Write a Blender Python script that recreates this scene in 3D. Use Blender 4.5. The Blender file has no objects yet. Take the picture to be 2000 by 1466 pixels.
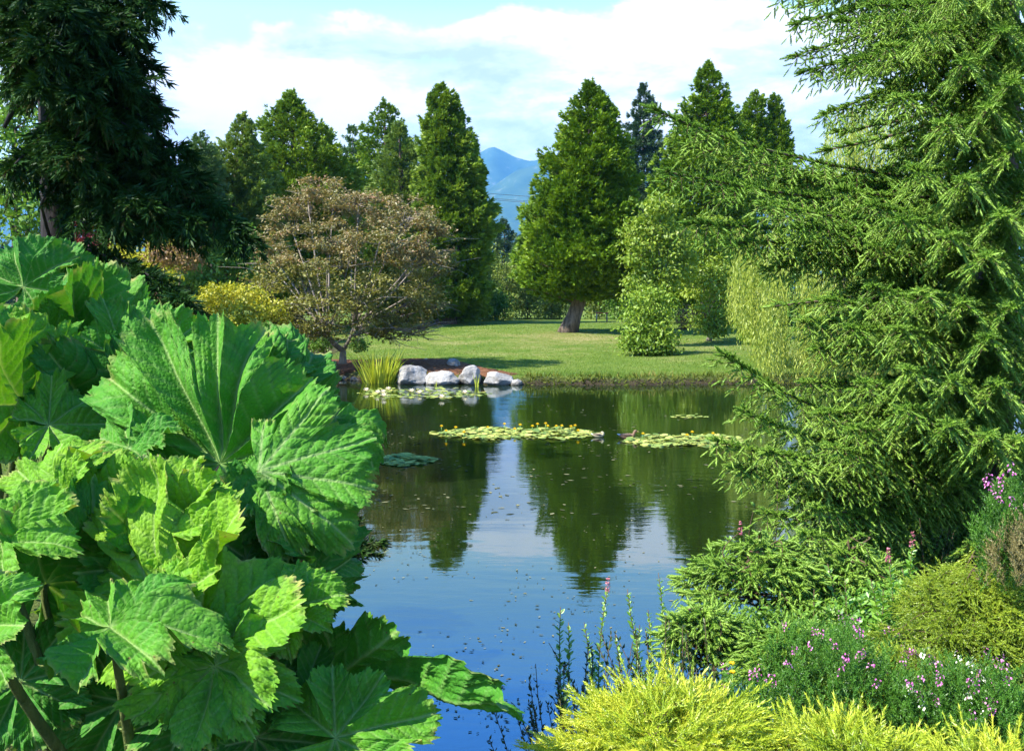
import bpy, math
import numpy as np
from mathutils import Vector, Matrix, noise as mnoise

# ------------------------------------------------------------------ scene, camera, sky, sun
SC = bpy.context.scene
COL = SC.collection
FPX = 1900.0                       # focal length in photo pixels (photo is 2000 px wide)
CAM = np.array([0.0, 0.0, 3.3])
PITCH = math.atan(168.0 / FPX)

cam_d = bpy.data.cameras.new("camera")
cam_d.sensor_width = 36.0
cam_d.lens = 36.0 * FPX / 2000.0
cam_d.clip_start = 0.1
cam_d.clip_end = 30000.0
cam = bpy.data.objects.new("camera", cam_d)
COL.objects.link(cam)
cam.location = CAM
cam.rotation_euler = (math.pi / 2 - PITCH, 0, 0)
SC.camera = cam

SUN_EL = math.radians(47.0)
SUN_AZ_BACK = math.radians(26.0)   # sun stands to the left and a little behind the camera
SUN_DIR = np.array([-math.cos(SUN_EL) * math.cos(SUN_AZ_BACK),
                    -math.cos(SUN_EL) * math.sin(SUN_AZ_BACK), math.sin(SUN_EL)])
sun_d = bpy.data.lights.new("sun", 'SUN')
sun_d.energy = 5.0
sun_d.angle = math.radians(0.5)
sun_d.color = (1.0, 0.95, 0.86)
sun = bpy.data.objects.new("sun", sun_d)
COL.objects.link(sun)
sun.rotation_euler = Vector(SUN_DIR).to_track_quat('Z', 'Y').to_euler()
sun.location = (-40, -10, 60)

SC.view_settings.view_transform = 'Standard'
SC.view_settings.look = 'None'
SC.view_settings.gamma = 1.0
SC.view_settings.exposure = 1.4
SC.render.engine = 'CYCLES'
cy = SC.cycles
cy.max_bounces = 5
cy.diffuse_bounces = 3
cy.glossy_bounces = 3
cy.transmission_bounces = 4
cy.transparent_max_bounces = 4
cy.volume_bounces = 0
cy.caustics_reflective = False
cy.caustics_refractive = False
cy.use_denoising = True
cy.sample_clamp_indirect = 4.0

def nt_new(nt, t, **kw):
    n = nt.nodes.new(t)
    for k, v in kw.items():
        setattr(n, k, v)
    return n

def math_node(nt, op, a, b=None, c=None, clamp=False):
    n = nt.nodes.new('ShaderNodeMath')
    n.operation = op
    n.use_clamp = clamp
    for i, v in enumerate((a, b, c)):
        if v is None:
            continue
        if isinstance(v, (int, float)):
            n.inputs[i].default_value = v
        else:
            nt.links.new(v, n.inputs[i])
    return n.outputs[0]

def ramp(nt, fac, stops, interp='LINEAR'):
    r = nt.nodes.new('ShaderNodeValToRGB')
    r.color_ramp.interpolation = interp
    els = r.color_ramp.elements
    while len(els) < len(stops):
        els.new(0.5)
    for e, (p, c) in zip(els, stops):
        e.position = p
        e.color = (c[0], c[1], c[2], 1) if len(c) == 3 else c
    if fac is not None:
        nt.links.new(fac, r.inputs[0])
    return r.outputs[0]

def mixc(nt, fac, a, b, blend='MIX'):
    m = nt.nodes.new('ShaderNodeMix')
    m.data_type = 'RGBA'
    m.blend_type = blend
    for sock, v in ((m.inputs[0], fac), (m.inputs[6], a), (m.inputs[7], b)):
        if isinstance(v, (int, float)):
            sock.default_value = v
        elif isinstance(v, tuple):
            sock.default_value = (v[0], v[1], v[2], 1)
        else:
            nt.links.new(v, sock)
    return m.outputs[2]

def noise_tex(nt, vec, scale, detail=3, rough=0.55, dist=0.0):
    n = nt.nodes.new('ShaderNodeTexNoise')
    n.inputs['Scale'].default_value = scale
    n.inputs['Detail'].default_value = detail
    n.inputs['Roughness'].default_value = rough
    n.inputs['Distortion'].default_value = dist
    if vec is not None:
        nt.links.new(vec, n.inputs['Vector'])
    return n.outputs[0]

def mapping(nt, vec, scale=(1, 1, 1), loc=(0, 0, 0)):
    m = nt.nodes.new('ShaderNodeMapping')
    m.inputs['Scale'].default_value = scale
    m.inputs['Location'].default_value = loc
    nt.links.new(vec, m.inputs['Vector'])
    return m.outputs[0]

# ---- world: Nishita sky with a bank of cumulus low over the horizon
W = bpy.data.worlds.new("World")
SC.world = W
W.use_nodes = True
wn = W.node_tree
wn.nodes.clear()
tc = wn.nodes.new('ShaderNodeTexCoord')
sky = wn.nodes.new('ShaderNodeTexSky')
sky.sky_type = 'NISHITA'
sky.sun_disc = False
sky.sun_elevation = SUN_EL
# sky rotation: 0 puts the sun at +Y, clockwise seen from above
sky.sun_rotation = math.atan2(SUN_DIR[0], SUN_DIR[1])
sky.air_density = 1.0
sky.dust_density = 0.6
sky.ozone_density = 1.6
bg = wn.nodes.new('ShaderNodeBackground')
bg.inputs[1].default_value = 0.13
hs = wn.nodes.new('ShaderNodeHueSaturation')
hs.inputs['Hue'].default_value = 0.485
hs.inputs['Saturation'].default_value = 1.05
hs.inputs['Value'].default_value = 1.0
wn.links.new(sky.outputs[0], hs.inputs['Color'])
sep = wn.nodes.new('ShaderNodeSeparateXYZ')
wn.links.new(tc.outputs['Generated'], sep.inputs[0])
el = sep.outputs[2]
# the air is pale cyan low down and a deep blue higher up
air = ramp(wn, el, [(0.0, (1.5, 1.30, 1.08)), (0.26, (1.65, 1.38, 1.06)), (0.31, (0.95, 1.10, 1.2)), (0.42, (0.46, 1.08, 2.15)), (0.75, (0.25, 0.50, 0.92))])
wn.links.new(mixc(wn, 1.0, hs.outputs[0], air, 'MULTIPLY'), bg.inputs[0])
cv = mapping(wn, tc.outputs['Generated'], (1.0, 1.0, 1.7), (3.1, 0.4, 0.0))
big = noise_tex(wn, cv, 6.5, 9, 0.6, 0.1)
cv2 = mapping(wn, tc.outputs['Generated'], (1.0, 1.0, 2.6), (7.3, 2.2, 0.035))
small = noise_tex(wn, cv2, 9.0, 6, 0.6, 0.2)
# how much cloud at each elevation (z of the direction): a bank up to about 15 degrees
band = ramp(wn, el, [(0.0, (0.48,) * 3), (0.10, (0.52,) * 3), (0.205, (0.47,) * 3), (0.258, (0.27,) * 3), (0.295, (0.0,) * 3)])
# the bank thins out to the left
left = math_node(wn, 'MULTIPLY', math_node(wn, 'ADD', sep.outputs[0], 0.05), 0.45)
left = math_node(wn, 'MINIMUM', math_node(wn, 'MAXIMUM', left, -0.16), 0.06)
d0 = math_node(wn, 'ADD', math_node(wn, 'ADD', big, band), left)
mr = wn.nodes.new('ShaderNodeMapRange')
mr.interpolation_type = 'SMOOTHSTEP'
mr.inputs[1].default_value = 0.715
mr.inputs[2].default_value = 0.82
wn.links.new(d0, mr.inputs[0])
cshade = math_node(wn, 'ADD', math_node(wn, 'MULTIPLY', small, 1.1), math_node(wn, 'MULTIPLY', el, 0.6))
ccol = ramp(wn, cshade, [(0.48, (0.52, 0.60, 0.76)), (0.60, (0.72, 0.78, 0.88)), (0.69, (0.95, 0.97, 1.0)), (0.76, (1.0, 1.0, 1.0))])
cbg = wn.nodes.new('ShaderNodeBackground')
cbg.inputs[1].default_value = 0.68
wn.links.new(ccol, cbg.inputs[0])
mx = wn.nodes.new('ShaderNodeMixShader')
wn.links.new(mr.outputs[0], mx.inputs[0])
wn.links.new(bg.outputs[0], mx.inputs[1])
wn.links.new(cbg.outputs[0], mx.inputs[2])
wo = wn.nodes.new('ShaderNodeOutputWorld')
wn.links.new(mx.outputs[0], wo.inputs[0])

# ------------------------------------------------------------------ helpers
def at(px, py, Y):
    """world point seen at photo pixel (px, py) at distance Y along the view's ground axis"""
    x = (px - 1000.0) / FPX
    y = (733.0 - py) / FPX
    c, s = math.cos(PITCH), math.sin(PITCH)
    d = np.array([x, c + y * s, -s + y * c])
    return CAM + d * (Y / d[1])

def nrm(v):
    v = np.asarray(v, float)
    return v / (np.linalg.norm(v, axis=-1, keepdims=True) + 1e-12)

def sstep(a, b, x):
    t = np.clip((x - a) / (b - a), 0, 1)
    return t * t * (3 - 2 * t)

class Soup:
    """collects vertices and faces (quads and triangles) for ONE mesh object"""
    def __init__(self):
        self.v, self.q, self.t, self.tint = [], [], [], []
        self.n = 0
    def add(self, verts, quads=None, tris=None, tint=0.5):
        verts = np.asarray(verts, np.float32).reshape(-1, 3)
        self.v.append(verts)
        if quads is not None and len(quads):
            self.q.append(np.asarray(quads, np.int64).reshape(-1, 4) + self.n)
        if tris is not None and len(tris):
            self.t.append(np.asarray(tris, np.int64).reshape(-1, 3) + self.n)
        tt = np.broadcast_to(np.asarray(tint, np.float32), (len(verts),)) if np.ndim(tint) == 0 else np.asarray(tint, np.float32)
        self.tint.append(tt)
        self.n += len(verts)
    def inst(self, tmpl, P, M, tint):
        """copies of a template (verts, quads, tris) at P (n,3) with matrices M (n,3,3)"""
        tv, tq, tt = tmpl
        n, k = len(P), len(tv)
        if n == 0:
            return
        V = np.einsum('nij,kj->nki', M, tv) + P[:, None, :]
        off = (np.arange(n) * k)[:, None, None]
        q = (np.asarray(tq)[None] + off).reshape(-1, 4) if len(tq) else None
        t = (np.asarray(tt)[None] + off).reshape(-1, 3) if len(tt) else None
        self.add(V.reshape(-1, 3), q, t, np.repeat(tint, k))
    def tube(self, pts, radii, sides=6, tint=0.5, cap=True):
        pts = np.asarray(pts, float)
        m = len(pts)
        radii = np.broadcast_to(np.asarray(radii, float), (m,))
        tan = nrm(np.gradient(pts, axis=0))
        ref = np.array([0, 0, 1.0]) if abs(tan[0][2]) < 0.9 else np.array([1.0, 0, 0])
        a = np.arange(sides) * 2 * math.pi / sides
        V = []
        for i in range(m):
            u = nrm(np.cross(tan[i], ref))
            w = np.cross(u, tan[i])
            ref = w
            V.append(pts[i] + radii[i] * (np.cos(a)[:, None] * u + np.sin(a)[:, None] * w))
        V = np.concatenate(V)
        i, j = np.meshgrid(np.arange(m - 1), np.arange(sides), indexing='ij')
        j2 = (j + 1) % sides
        Q = np.stack([i * sides + j, i * sides + j2, (i + 1) * sides + j2, (i + 1) * sides + j], -1).reshape(-1, 4)
        T = None
        if cap:
            V = np.concatenate([V, pts[-1:], pts[:1]])
            e = (m - 1) * sides
            T = [(e + k, e + (k + 1) % sides, m * sides) for k in range(sides)] + \
                [((k + 1) % sides, k, m * sides + 1) for k in range(sides)]
        self.add(V, Q, T, tint)
    def build(self, name, mat, parent=None, smooth=False, loc=None, extra=None):
        v = np.concatenate(self.v) if self.v else np.zeros((0, 3), np.float32)
        q = np.concatenate(self.q) if self.q else np.zeros((0, 4), np.int64)
        t = np.concatenate(self.t) if self.t else np.zeros((0, 3), np.int64)
        if parent is not None:
            v = v - np.array(parent.matrix_world.translation, np.float32) if parent.parent is None else v - np.array(WLOC[parent.name], np.float32)
        me = bpy.data.meshes.new(name)
        me.vertices.add(len(v))
        me.vertices.foreach_set('co', v.astype(np.float32).ravel())
        nl = len(q) * 4 + len(t) * 3
        me.loops.add(nl)
        me.loops.foreach_set('vertex_index', np.concatenate([q.ravel(), t.ravel()]).astype(np.int32))
        me.polygons.add(len(q) + len(t))
        ls = np.concatenate([np.arange(len(q)) * 4, len(q) * 4 + np.arange(len(t)) * 3]).astype(np.int32)
        me.polygons.foreach_set('loop_start', ls)
        if smooth:
            me.polygons.foreach_set('use_smooth', np.ones(len(ls), bool))
        a = me.attributes.new('tint', 'FLOAT', 'POINT')
        a.data.foreach_set('value', np.concatenate(self.tint).astype(np.float32))
        if extra:
            for k, arr in extra.items():
                a = me.attributes.new(k, 'FLOAT', 'POINT')
                a.data.foreach_set('value', np.asarray(arr, np.float32))
        me.update(calc_edges=True)
        me.materials.append(mat)
        o = bpy.data.objects.new(name, me)
        COL.objects.link(o)
        if parent is not None:
            o.parent = parent
            WLOC[o.name] = WLOC[parent.name]
        return o

WLOC = {}

def thing(name, label, cat, loc=(0, 0, 0), group=None):
    o = bpy.data.objects.new(name, None)
    COL.objects.link(o)
    o.empty_display_size = 0.2
    o.location = [float(c) for c in loc]
    o.matrix_world = Matrix.Translation(Vector(o.location))
    WLOC[o.name] = tuple(o.location)
    tag(o, label, cat, group)
    return o

def tag(o, label=None, cat=None, group=None, kind=None):
    if label: o['label'] = label
    if cat: o['category'] = cat
    if group: o['group'] = group
    if kind: o['kind'] = kind
    return o

def frames(d, up):
    """matrices with columns x=side, y=d, z=normal (towards up)"""
    d = nrm(d)
    x = np.cross(d, up)
    bad = np.linalg.norm(x, axis=1) < 1e-3
    x[bad] = np.cross(d[bad], np.array([1.0, 0.3, 0]))
    x = nrm(x)
    z = np.cross(x, d)
    return np.stack([x, d, z], -1)

def rdirs(rng, n):
    return nrm(rng.normal(size=(n, 3)))

# ------------------------------------------------------------------ materials
def new_mat(name):
    m = bpy.data.materials.new(name)
    m.use_nodes = True
    nt = m.node_tree
    nt.nodes.clear()
    out = nt.nodes.new('ShaderNodeOutputMaterial')
    return m, nt, out

def attr(nt, name):
    a = nt.nodes.new('ShaderNodeAttribute')
    a.attribute_name = name
    return a.outputs['Fac']

FOL = 1.2
def foliage(name, cols, trans=0.3, clump=0.0, tcol=None, gloss=0.03, rough=0.45):
    """cols: dark..light leaf colours picked by each leaf's own tint; clump adds slow variation through the crown"""
    m, nt, out = new_mat(name)
    f = attr(nt, 'tint')
    if clump:
        geo = nt.nodes.new('ShaderNodeNewGeometry')
        nz = noise_tex(nt, geo.outputs['Position'], clump, 2)
        f = math_node(nt, 'ADD', math_node(nt, 'MULTIPLY', f, 0.65), math_node(nt, 'MULTIPLY_ADD', nz, 1.1, -0.37))
    c = ramp(nt, f, [(i / max(1, len(cols) - 1), (col[0] * FOL, col[1] * FOL, col[2] * FOL * .8)) for i, col in enumerate(cols)])
    df = nt.nodes.new('ShaderNodeBsdfDiffuse')
    nt.links.new(c, df.inputs[0])
    tr = nt.nodes.new('ShaderNodeBsdfTranslucent')
    tc_ = mixc(nt, 1.0, c, tcol or (1.15, 1.1, 0.5), 'MULTIPLY')
    nt.links.new(tc_, tr.inputs[0])
    mx = nt.nodes.new('ShaderNodeMixShader')
    mx.inputs[0].default_value = trans
    nt.links.new(df.outputs[0], mx.inputs[1])
    nt.links.new(tr.outputs[0], mx.inputs[2])
    last = mx.outputs[0]
    if gloss:
        gl = nt.nodes.new('ShaderNodeBsdfGlossy')
        gl.inputs['Roughness'].default_value = rough
        m2 = nt.nodes.new('ShaderNodeMixShader')
        m2.inputs[0].default_value = gloss
        nt.links.new(last, m2.inputs[1])
        nt.links.new(gl.outputs[0], m2.inputs[2])
        last = m2.outputs[0]
    nt.links.new(last, out.inputs[0])
    return m

def bark(name, c1, c2, scale=6.0):
    m, nt, out = new_mat(name)
    tcn = nt.nodes.new('ShaderNodeNewGeometry')
    v = mapping(nt, tcn.outputs['Position'], (scale, scale, scale * 0.22))
    nz = noise_tex(nt, v, 1.0, 6, 0.65, 0.4)
    c = ramp(nt, nz, [(0.3, c1), (0.7, c2)])
    p = nt.nodes.new('ShaderNodeBsdfPrincipled')
    p.inputs['Roughness'].default_value = 0.9
    p.inputs['Specular IOR Level'].default_value = 0.2
    nt.links.new(c, p.inputs['Base Color'])
    b = nt.nodes.new('ShaderNodeBump')
    b.inputs['Strength'].default_value = 0.8
    b.inputs['Distance'].default_value = 0.05
    nt.links.new(nz, b.inputs['Height'])
    nt.links.new(b.outputs[0], p.inputs['Normal'])
    nt.links.new(p.outputs[0], out.inputs[0])
    return m

def plain(name, col, rough=0.6, spec=0.3, metal=0.0):
    m, nt, out = new_mat(name)
    p = nt.nodes.new('ShaderNodeBsdfPrincipled')
    geo = nt.nodes.new('ShaderNodeNewGeometry')
    nz = noise_tex(nt, geo.outputs['Position'], 14.0, 4)
    c = mixc(nt, nz, tuple(0.75 * k for k in col), tuple(1.2 * k for k in col))
    nt.links.new(c, p.inputs['Base Color'])
    p.inputs['Roughness'].default_value = rough
    p.inputs['Specular IOR Level'].default_value = spec
    p.inputs['Metallic'].default_value = metal
    nt.links.new(p.outputs[0], out.inputs[0])
    return m

M = {}
M['sequoia'] = foliage('sequoia_foliage', [(0.036, 0.080, 0.006), (0.110, 0.200, 0.010), (0.255, 0.355, 0.022)], 0.14, 0.5)
M['sequoia_light'] = foliage('light_sequoia_foliage', [(0.055, 0.110, 0.010), (0.145, 0.235, 0.020), (0.28, 0.36, 0.04)], 0.14, 0.5)
M['grey_conifer'] = foliage('grey_green_foliage', [(0.05, 0.10, 0.035), (0.09, 0.165, 0.055), (0.15, 0.23, 0.09)], 0.2, 0.5)
M['cypress'] = foliage('pale_cypress_foliage', [(0.055, 0.11, 0.02), (0.14, 0.22, 0.04), (0.24, 0.31, 0.08)], 0.25, 0.5)
FOL = 1.2
M['far_spruce'] = foliage('far_spruce_foliage', [(0.018, 0.045, 0.022), (0.045, 0.09, 0.04), (0.08, 0.13, 0.06)], 0.12, 0.4)
M['dark_conifer'] = foliage('dark_conifer_foliage', [(0.005, 0.017, 0.006), (0.011, 0.036, 0.009), (0.026, 0.070, 0.013), (0.05, 0.034, 0.016)], 0.12, 0.7, gloss=0.012)  # near-black greens carry the shade the big left conifer stands in
M['spruce'] = foliage('spruce_needles', [(0.040, 0.088, 0.010), (0.122, 0.232, 0.028), (0.262, 0.385, 0.075)], 0.08, 1.2, gloss=0.03)
M['golden'] = foliage('golden_spruce_needles', [(0.10, 0.19, 0.012), (0.33, 0.43, 0.03), (0.58, 0.58, 0.07)], 0.3, 2.0, gloss=0.05)
M['hinoki'] = foliage('yellow_green_conifer', [(0.07, 0.13, 0.012), (0.22, 0.31, 0.025), (0.40, 0.48, 0.05)], 0.25, 1.5, gloss=0.05)
M['heather'] = foliage('heather_foliage', [(0.025, 0.075, 0.012), (0.07, 0.19, 0.022), (0.14, 0.30, 0.045)], 0.3, 1.5, gloss=0.04)
M['brown_heath'] = foliage('faded_heath', [(0.10, 0.09, 0.04), (0.22, 0.19, 0.09), (0.36, 0.30, 0.17)], 0.2, 1.5)
M['pink'] = foliage('pink_flowers', [(0.40, 0.07, 0.36), (0.62, 0.16, 0.52), (0.76, 0.36, 0.68)], 0.35, 0, tcol=(1, .8, 1))
M['mauve'] = foliage('dusty_pink_flowers', [(0.30, 0.09, 0.16), (0.48, 0.16, 0.24), (0.60, 0.28, 0.34)], 0.3, 0, tcol=(1, .8, 1))
M['white_flower'] = foliage('white_flowers', [(0.75, 0.74, 0.66), (0.86, 0.86, 0.80)], 0.3, 0, tcol=(1, 1, .95))
M['pink_white'] = foliage('pale_pink_petals', [(0.82, 0.70, 0.70), (0.88, 0.82, 0.80)], 0.3, 0, tcol=(1, 1, .95))
M['yellow_flower'] = foliage('yellow_flowers', [(0.75, 0.50, 0.02), (0.85, 0.62, 0.03)], 0.3, 0, tcol=(1, 1, .6))
M['spirea'] = foliage('spirea_leaves', [(0.06, 0.16, 0.02), (0.13, 0.30, 0.035), (0.24, 0.42, 0.06)], 0.35, 0, gloss=0.08)
M['maple'] = foliage('bronze_maple_leaves', [(0.10, 0.11, 0.045), (0.18, 0.17, 0.075), (0.25, 0.20, 0.11), (0.31, 0.16, 0.12)], 0.3, 0.8)
M['maple_low'] = foliage('olive_maple_leaves', [(0.10, 0.115, 0.03), (0.19, 0.19, 0.055), (0.28, 0.25, 0.085)], 0.3, 0.8)
M['yellow_maple'] = foliage('yellow_maple_leaves', [(0.16, 0.20, 0.015), (0.34, 0.34, 0.03), (0.48, 0.42, 0.05)], 0.35, 0.8)
M['red_maple'] = foliage('red_maple_leaves', [(0.10, 0.012, 0.02), (0.22, 0.03, 0.04), (0.34, 0.08, 0.08)], 0.3, 0.8)
M['rust'] = foliage('reddish_shrub_leaves', [(0.12, 0.07, 0.04), (0.22, 0.13, 0.07), (0.30, 0.20, 0.10)], 0.25, 0.8)
M['katsura'] = foliage('pale_green_leaves', [(0.08, 0.15, 0.015), (0.20, 0.29, 0.035), (0.34, 0.41, 0.08)], 0.35, 0.5)
M['bush'] = foliage('bush_leaves', [(0.045, 0.125, 0.015), (0.11, 0.22, 0.03), (0.20, 0.31, 0.06)], 0.3, 0.5)
M['bush_light'] = foliage('light_bush_leaves', [(0.07, 0.14, 0.015), (0.17, 0.27, 0.03), (0.29, 0.38, 0.06)], 0.3, 0.5)
M['hedge'] = foliage('hedge_leaves', [(0.06, 0.11, 0.018), (0.14, 0.20, 0.035), (0.25, 0.28, 0.07)], 0.3, 0.35)
M['willow'] = foliage('willow_leaves', [(0.13, 0.19, 0.02), (0.27, 0.33, 0.05), (0.42, 0.44, 0.11)], 0.35, 0.5)
M['twig_dark'] = foliage('dark_twiggy_leaves', [(0.02, 0.04, 0.015), (0.04, 0.075, 0.025), (0.08, 0.12, 0.04)], 0.2, 0)
M['iris'] = foliage('iris_blades', [(0.16, 0.24, 0.02), (0.34, 0.40, 0.04), (0.5, 0.52, 0.08)], 0.35, 0)
M['grass'] = foliage('grass_blades', [(0.055, 0.115, 0.012), (0.115, 0.185, 0.022), (0.20, 0.23, 0.05)], 0.3, 0.25, gloss=0.03)
M['bank_grass'] = foliage('bank_grass_blades', [(0.035, 0.045, 0.012), (0.09, 0.125, 0.02), (0.18, 0.20, 0.05), (0.30, 0.24, 0.10)], 0.25, 0.6, gloss=0.0)
M['lily'] = foliage('lily_pads', [(0.10, 0.17, 0.05), (0.24, 0.30, 0.08), (0.42, 0.42, 0.13)], 0.1, 0, gloss=0.04, rough=0.35)
M['fleck'] = foliage('floating_leaf_bits', [(0.02, 0.025, 0.012), (0.06, 0.065, 0.03), (0.22, 0.21, 0.13)], 0.1, 0, gloss=0.04, rough=0.3)
M['bark'] = bark('grey_brown_bark', (0.05, 0.035, 0.025), (0.16, 0.115, 0.08), 4)
M['bark_red'] = bark('reddish_bark', (0.035, 0.025, 0.018), (0.27, 0.20, 0.15), 5)
M['bark_pale'] = bark('pale_twig_bark', (0.12, 0.10, 0.08), (0.36, 0.31, 0.25), 12)
M['bark_dark'] = bark('dark_bark', (0.012, 0.011, 0.012), (0.045, 0.038, 0.035), 6)
M['twig'] = bark('brown_twig', (0.07, 0.045, 0.025), (0.20, 0.14, 0.08), 30)

# ------------------------------------------------------------------ leaf templates (pointing along +Y, normal +Z)
def kite(w=0.5, fold=0.12, belly=0.42):
    v = np.array([(0, 0, 0), (w / 2, belly, fold), (0, 1, 0), (-w / 2, belly, fold), (0, belly, 0)], float)
    return v, np.array([(0, 1, 2, 4), (0, 4, 2, 3)]), []

def oval(w=0.55, fold=0.08):
    v = np.array([(0, 0, 0), (w * .42, .25, fold), (w * .5, .55, fold), (w * .25, .85, fold * .5), (0, 1, -.05),
                  (-w * .25, .85, fold * .5), (-w * .5, .55, fold), (-w * .42, .25, fold), (0, .5, 0)], float)
    return v, np.array([(0, 1, 2, 8), (8, 2, 3, 4), (8, 4, 5, 6), (0, 8, 6, 7)]), []

def spray(seed, n=9, spread=0.55, w=0.13, flat=0.5):
    rng = np.random.default_rng(seed)
    V, Q = [], []
    for i in range(n):
        d = nrm(np.array([rng.normal() * spread, 1.0, rng.normal() * spread * flat]))
        o = np.array([rng.normal() * 0.08, rng.uniform(0, 0.35), rng.normal() * 0.05])
        L = rng.uniform(0.5, 0.8)
        s = nrm(np.cross(d, rdirs(rng, 1)[0])) * w * rng.uniform(.7, 1.2)
        b = len(V)
        V += [o, o + d * L * .45 + s, o + d * L, o + d * L * .45 - s]
        Q.append((b, b + 1, b + 2, b + 3))
    return np.array(V), np.array(Q), []

def shoot(seed, n=34, nl=0.16, w=0.032, ang=50, stem=0.018):
    """a conifer shoot one unit long: needles all round, sweeping forward"""
    rng = np.random.default_rng(seed)
    V, T = [], []
    for i in range(n):
        y = (i + rng.uniform(0, 1)) / n
        a = i * 2.39996 + rng.normal() * .3
        an = math.radians(ang) * (1 - 0.55 * y ** 3) * rng.uniform(.8, 1.15)
        rad = np.array([math.cos(a), 0, math.sin(a)])
        d = rad * math.sin(an) + np.array([0, math.cos(an), 0])
        L = nl * (1 - .35 * y ** 4) * rng.uniform(.8, 1.15)
        s = nrm(np.cross(d, rad + 0.3 * rng.normal(size=3))) * w * .5
        o = np.array([0, y, 0])
        b = len(V)
        V += [o - s, o + s, o + d * L]
        T.append((b, b + 1, b + 2))
    b = len(V)
    V += [(-stem, 0, 0), (stem, 0, 0), (0, 1, 0), (0, 0, -stem), (0, 0, stem)]
    T += [(b, b + 1, b + 2), (b + 3, b + 4, b + 2)]
    return np.array(V, float), [], np.array(T)

SPRAYS = [spray(s, 11, .5, .10) for s in (1, 2, 3)]
SPRAYS_FINE = [spray(s, 16, 0.5, 0.06, .6) for s in (4, 5)]
def cored(tm, r=.10):
    """adds the solid middle that packed needles make of a shoot"""
    V, Q, T = tm
    b = len(V); k = 6
    a = np.arange(k) * 2 * math.pi / k
    ring = lambda y, q: np.column_stack([q * np.cos(a), np.full(k, y), q * np.sin(a)])
    C = np.vstack([[[0, -.02, 0]], ring(.22, r * .8), ring(.75, r), [[0, 1.08, 0]]])
    t = []
    for i in range(k):
        j = (i + 1) % k
        t += [(b, b + 1 + i, b + 1 + j), (b + 1 + i, b + 1 + k + i, b + 1 + k + j), (b + 1 + i, b + 1 + k + j, b + 1 + j), (b + 1 + k + i, b + 1 + 2 * k, b + 1 + k + j)]
    return np.vstack([V, C]), Q, np.vstack([T, t])
SHOOTS = [cored(shoot(s, 34, 0.30, 0.10, 50), .075) for s in (11, 12, 13)]
SHOOTS_DARK = [shoot(s, 22, 0.26, 0.10, 46) for s in (21, 22)]
SHOOTS_GOLD = [shoot(s, 40, 0.17, 0.040, 54) for s in (14, 15)]
SHOOTS_FAR = [shoot(s, 16, 0.3, 0.09, 50) for s in (16, 17)]
SHOOTS_FINE = [shoot(s, 22, 0.17, 0.07, 46) for s in (18, 19)]

def scatter(soup, tmpls, P, D, up, size, tint, rng, roll=0.0):
    """instances of randomly picked templates"""
    n = len(P)
    if n == 0:
        return
    up = np.broadcast_to(np.asarray(up, float), (n, 3)) + (roll * rng.normal(size=(n, 3)) if roll else 0)
    Mx = frames(D, up.copy()) * np.asarray(size, float).reshape(-1, 1, 1)
    pick = rng.integers(0, len(tmpls), n)
    tint = np.broadcast_to(np.asarray(tint, float), (n,))
    for k, t in enumerate(tmpls):
        s = pick == k
        soup.inst(t, P[s], Mx[s], tint[s])

# ------------------------------------------------------------------ ground, pond
POND = np.array([(-2.2, 5.6), (-1.0, 5.3), (0.3, 5.6), (1.5, 6.3), (2.3, 7.4), (2.9, 9.5), (4.8, 12.5), (8.5, 17),
                 (13, 24), (16, 31), (14.5, 34.0), (10.5, 33.6), (7.0, 33.9), (3.6, 33.4), (1.2, 33.7), (0.2, 33.6), (-1.8, 33.9), (-3.6, 34.0),
                 (-4.4, 34.8), (-6.2, 35.5), (-7.4, 34.6), (-7.0, 29), (-5.6, 21), (-4.2, 14.5), (-3.0, 9.0)], float)

def pond_dist(x, y):
    """signed distance to the waterline, positive on land"""
    x = np.asarray(x, float); y = np.asarray(y, float)
    best = np.full(x.shape, 1e9)
    inside = np.zeros(x.shape, bool)
    n = len(POND)
    for i in range(n):
        a, b = POND[i], POND[(i + 1) % n]
        ab = b - a
        t = np.clip(((x - a[0]) * ab[0] + (y - a[1]) * ab[1]) / (ab @ ab), 0, 1)
        d = np.hypot(x - a[0] - t * ab[0], y - a[1] - t * ab[1])
        best = np.minimum(best, d)
        cond = (a[1] > y) != (b[1] > y)
        xi = a[0] + (y - a[1]) * (b[0] - a[0]) / (b[1] - a[1] + 1e-12)
        inside ^= cond & (x < xi)
    return np.where(inside, -best, best)

def wob(x, y):
    return (np.sin(x * 0.9 + 1.3 * np.sin(y * 0.37)) + np.sin(y * 0.7 + 1.1 * np.sin(x * 0.53 + 2))) * 0.5

def ground(x, y):
    x = np.asarray(x, float); y = np.asarray(y, float)
    d = pond_dist(x, y) + 0.05 * np.sin(3.1 * x + np.sin(y * 2)) + 0.03 * np.sin(7.3 * x + 1)
    bank = 0.27 * sstep(-0.05, 0.42, d) - 0.7 * sstep(0.1, -1.2, d)
    near = np.minimum(1.35, 0.22 * np.maximum(0, d - 0.4)) * (1 - sstep(14, 26, y))
    far = np.interp(y, [0, 34, 45, 52, 60, 68, 76, 84, 100, 140], [0, 0, 0.04, 0.12, 0.30, 0.37, 0.40, 0.36, 0.0, -0.2])
    far = far * (0.92 + 0.10 * np.sin(x * 0.12 + 0.4)) + 0.10 * np.exp(-((x - 4) / 6) ** 2 - ((y - 60) / 7) ** 2)
    h = bank + near + far * sstep(0, 4, d)
    h = h + 0.30 * np.exp(-((x + 3.5) / 3.2) ** 2 - ((y - 37.6) / 1.9) ** 2) * sstep(.2, 1.6, d)
    return h + 0.02 * wob(x, y) * sstep(0.3, 2, d)

def gz(x, y):
    return float(ground(np.array([x]), np.array([y]))[0])

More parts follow.
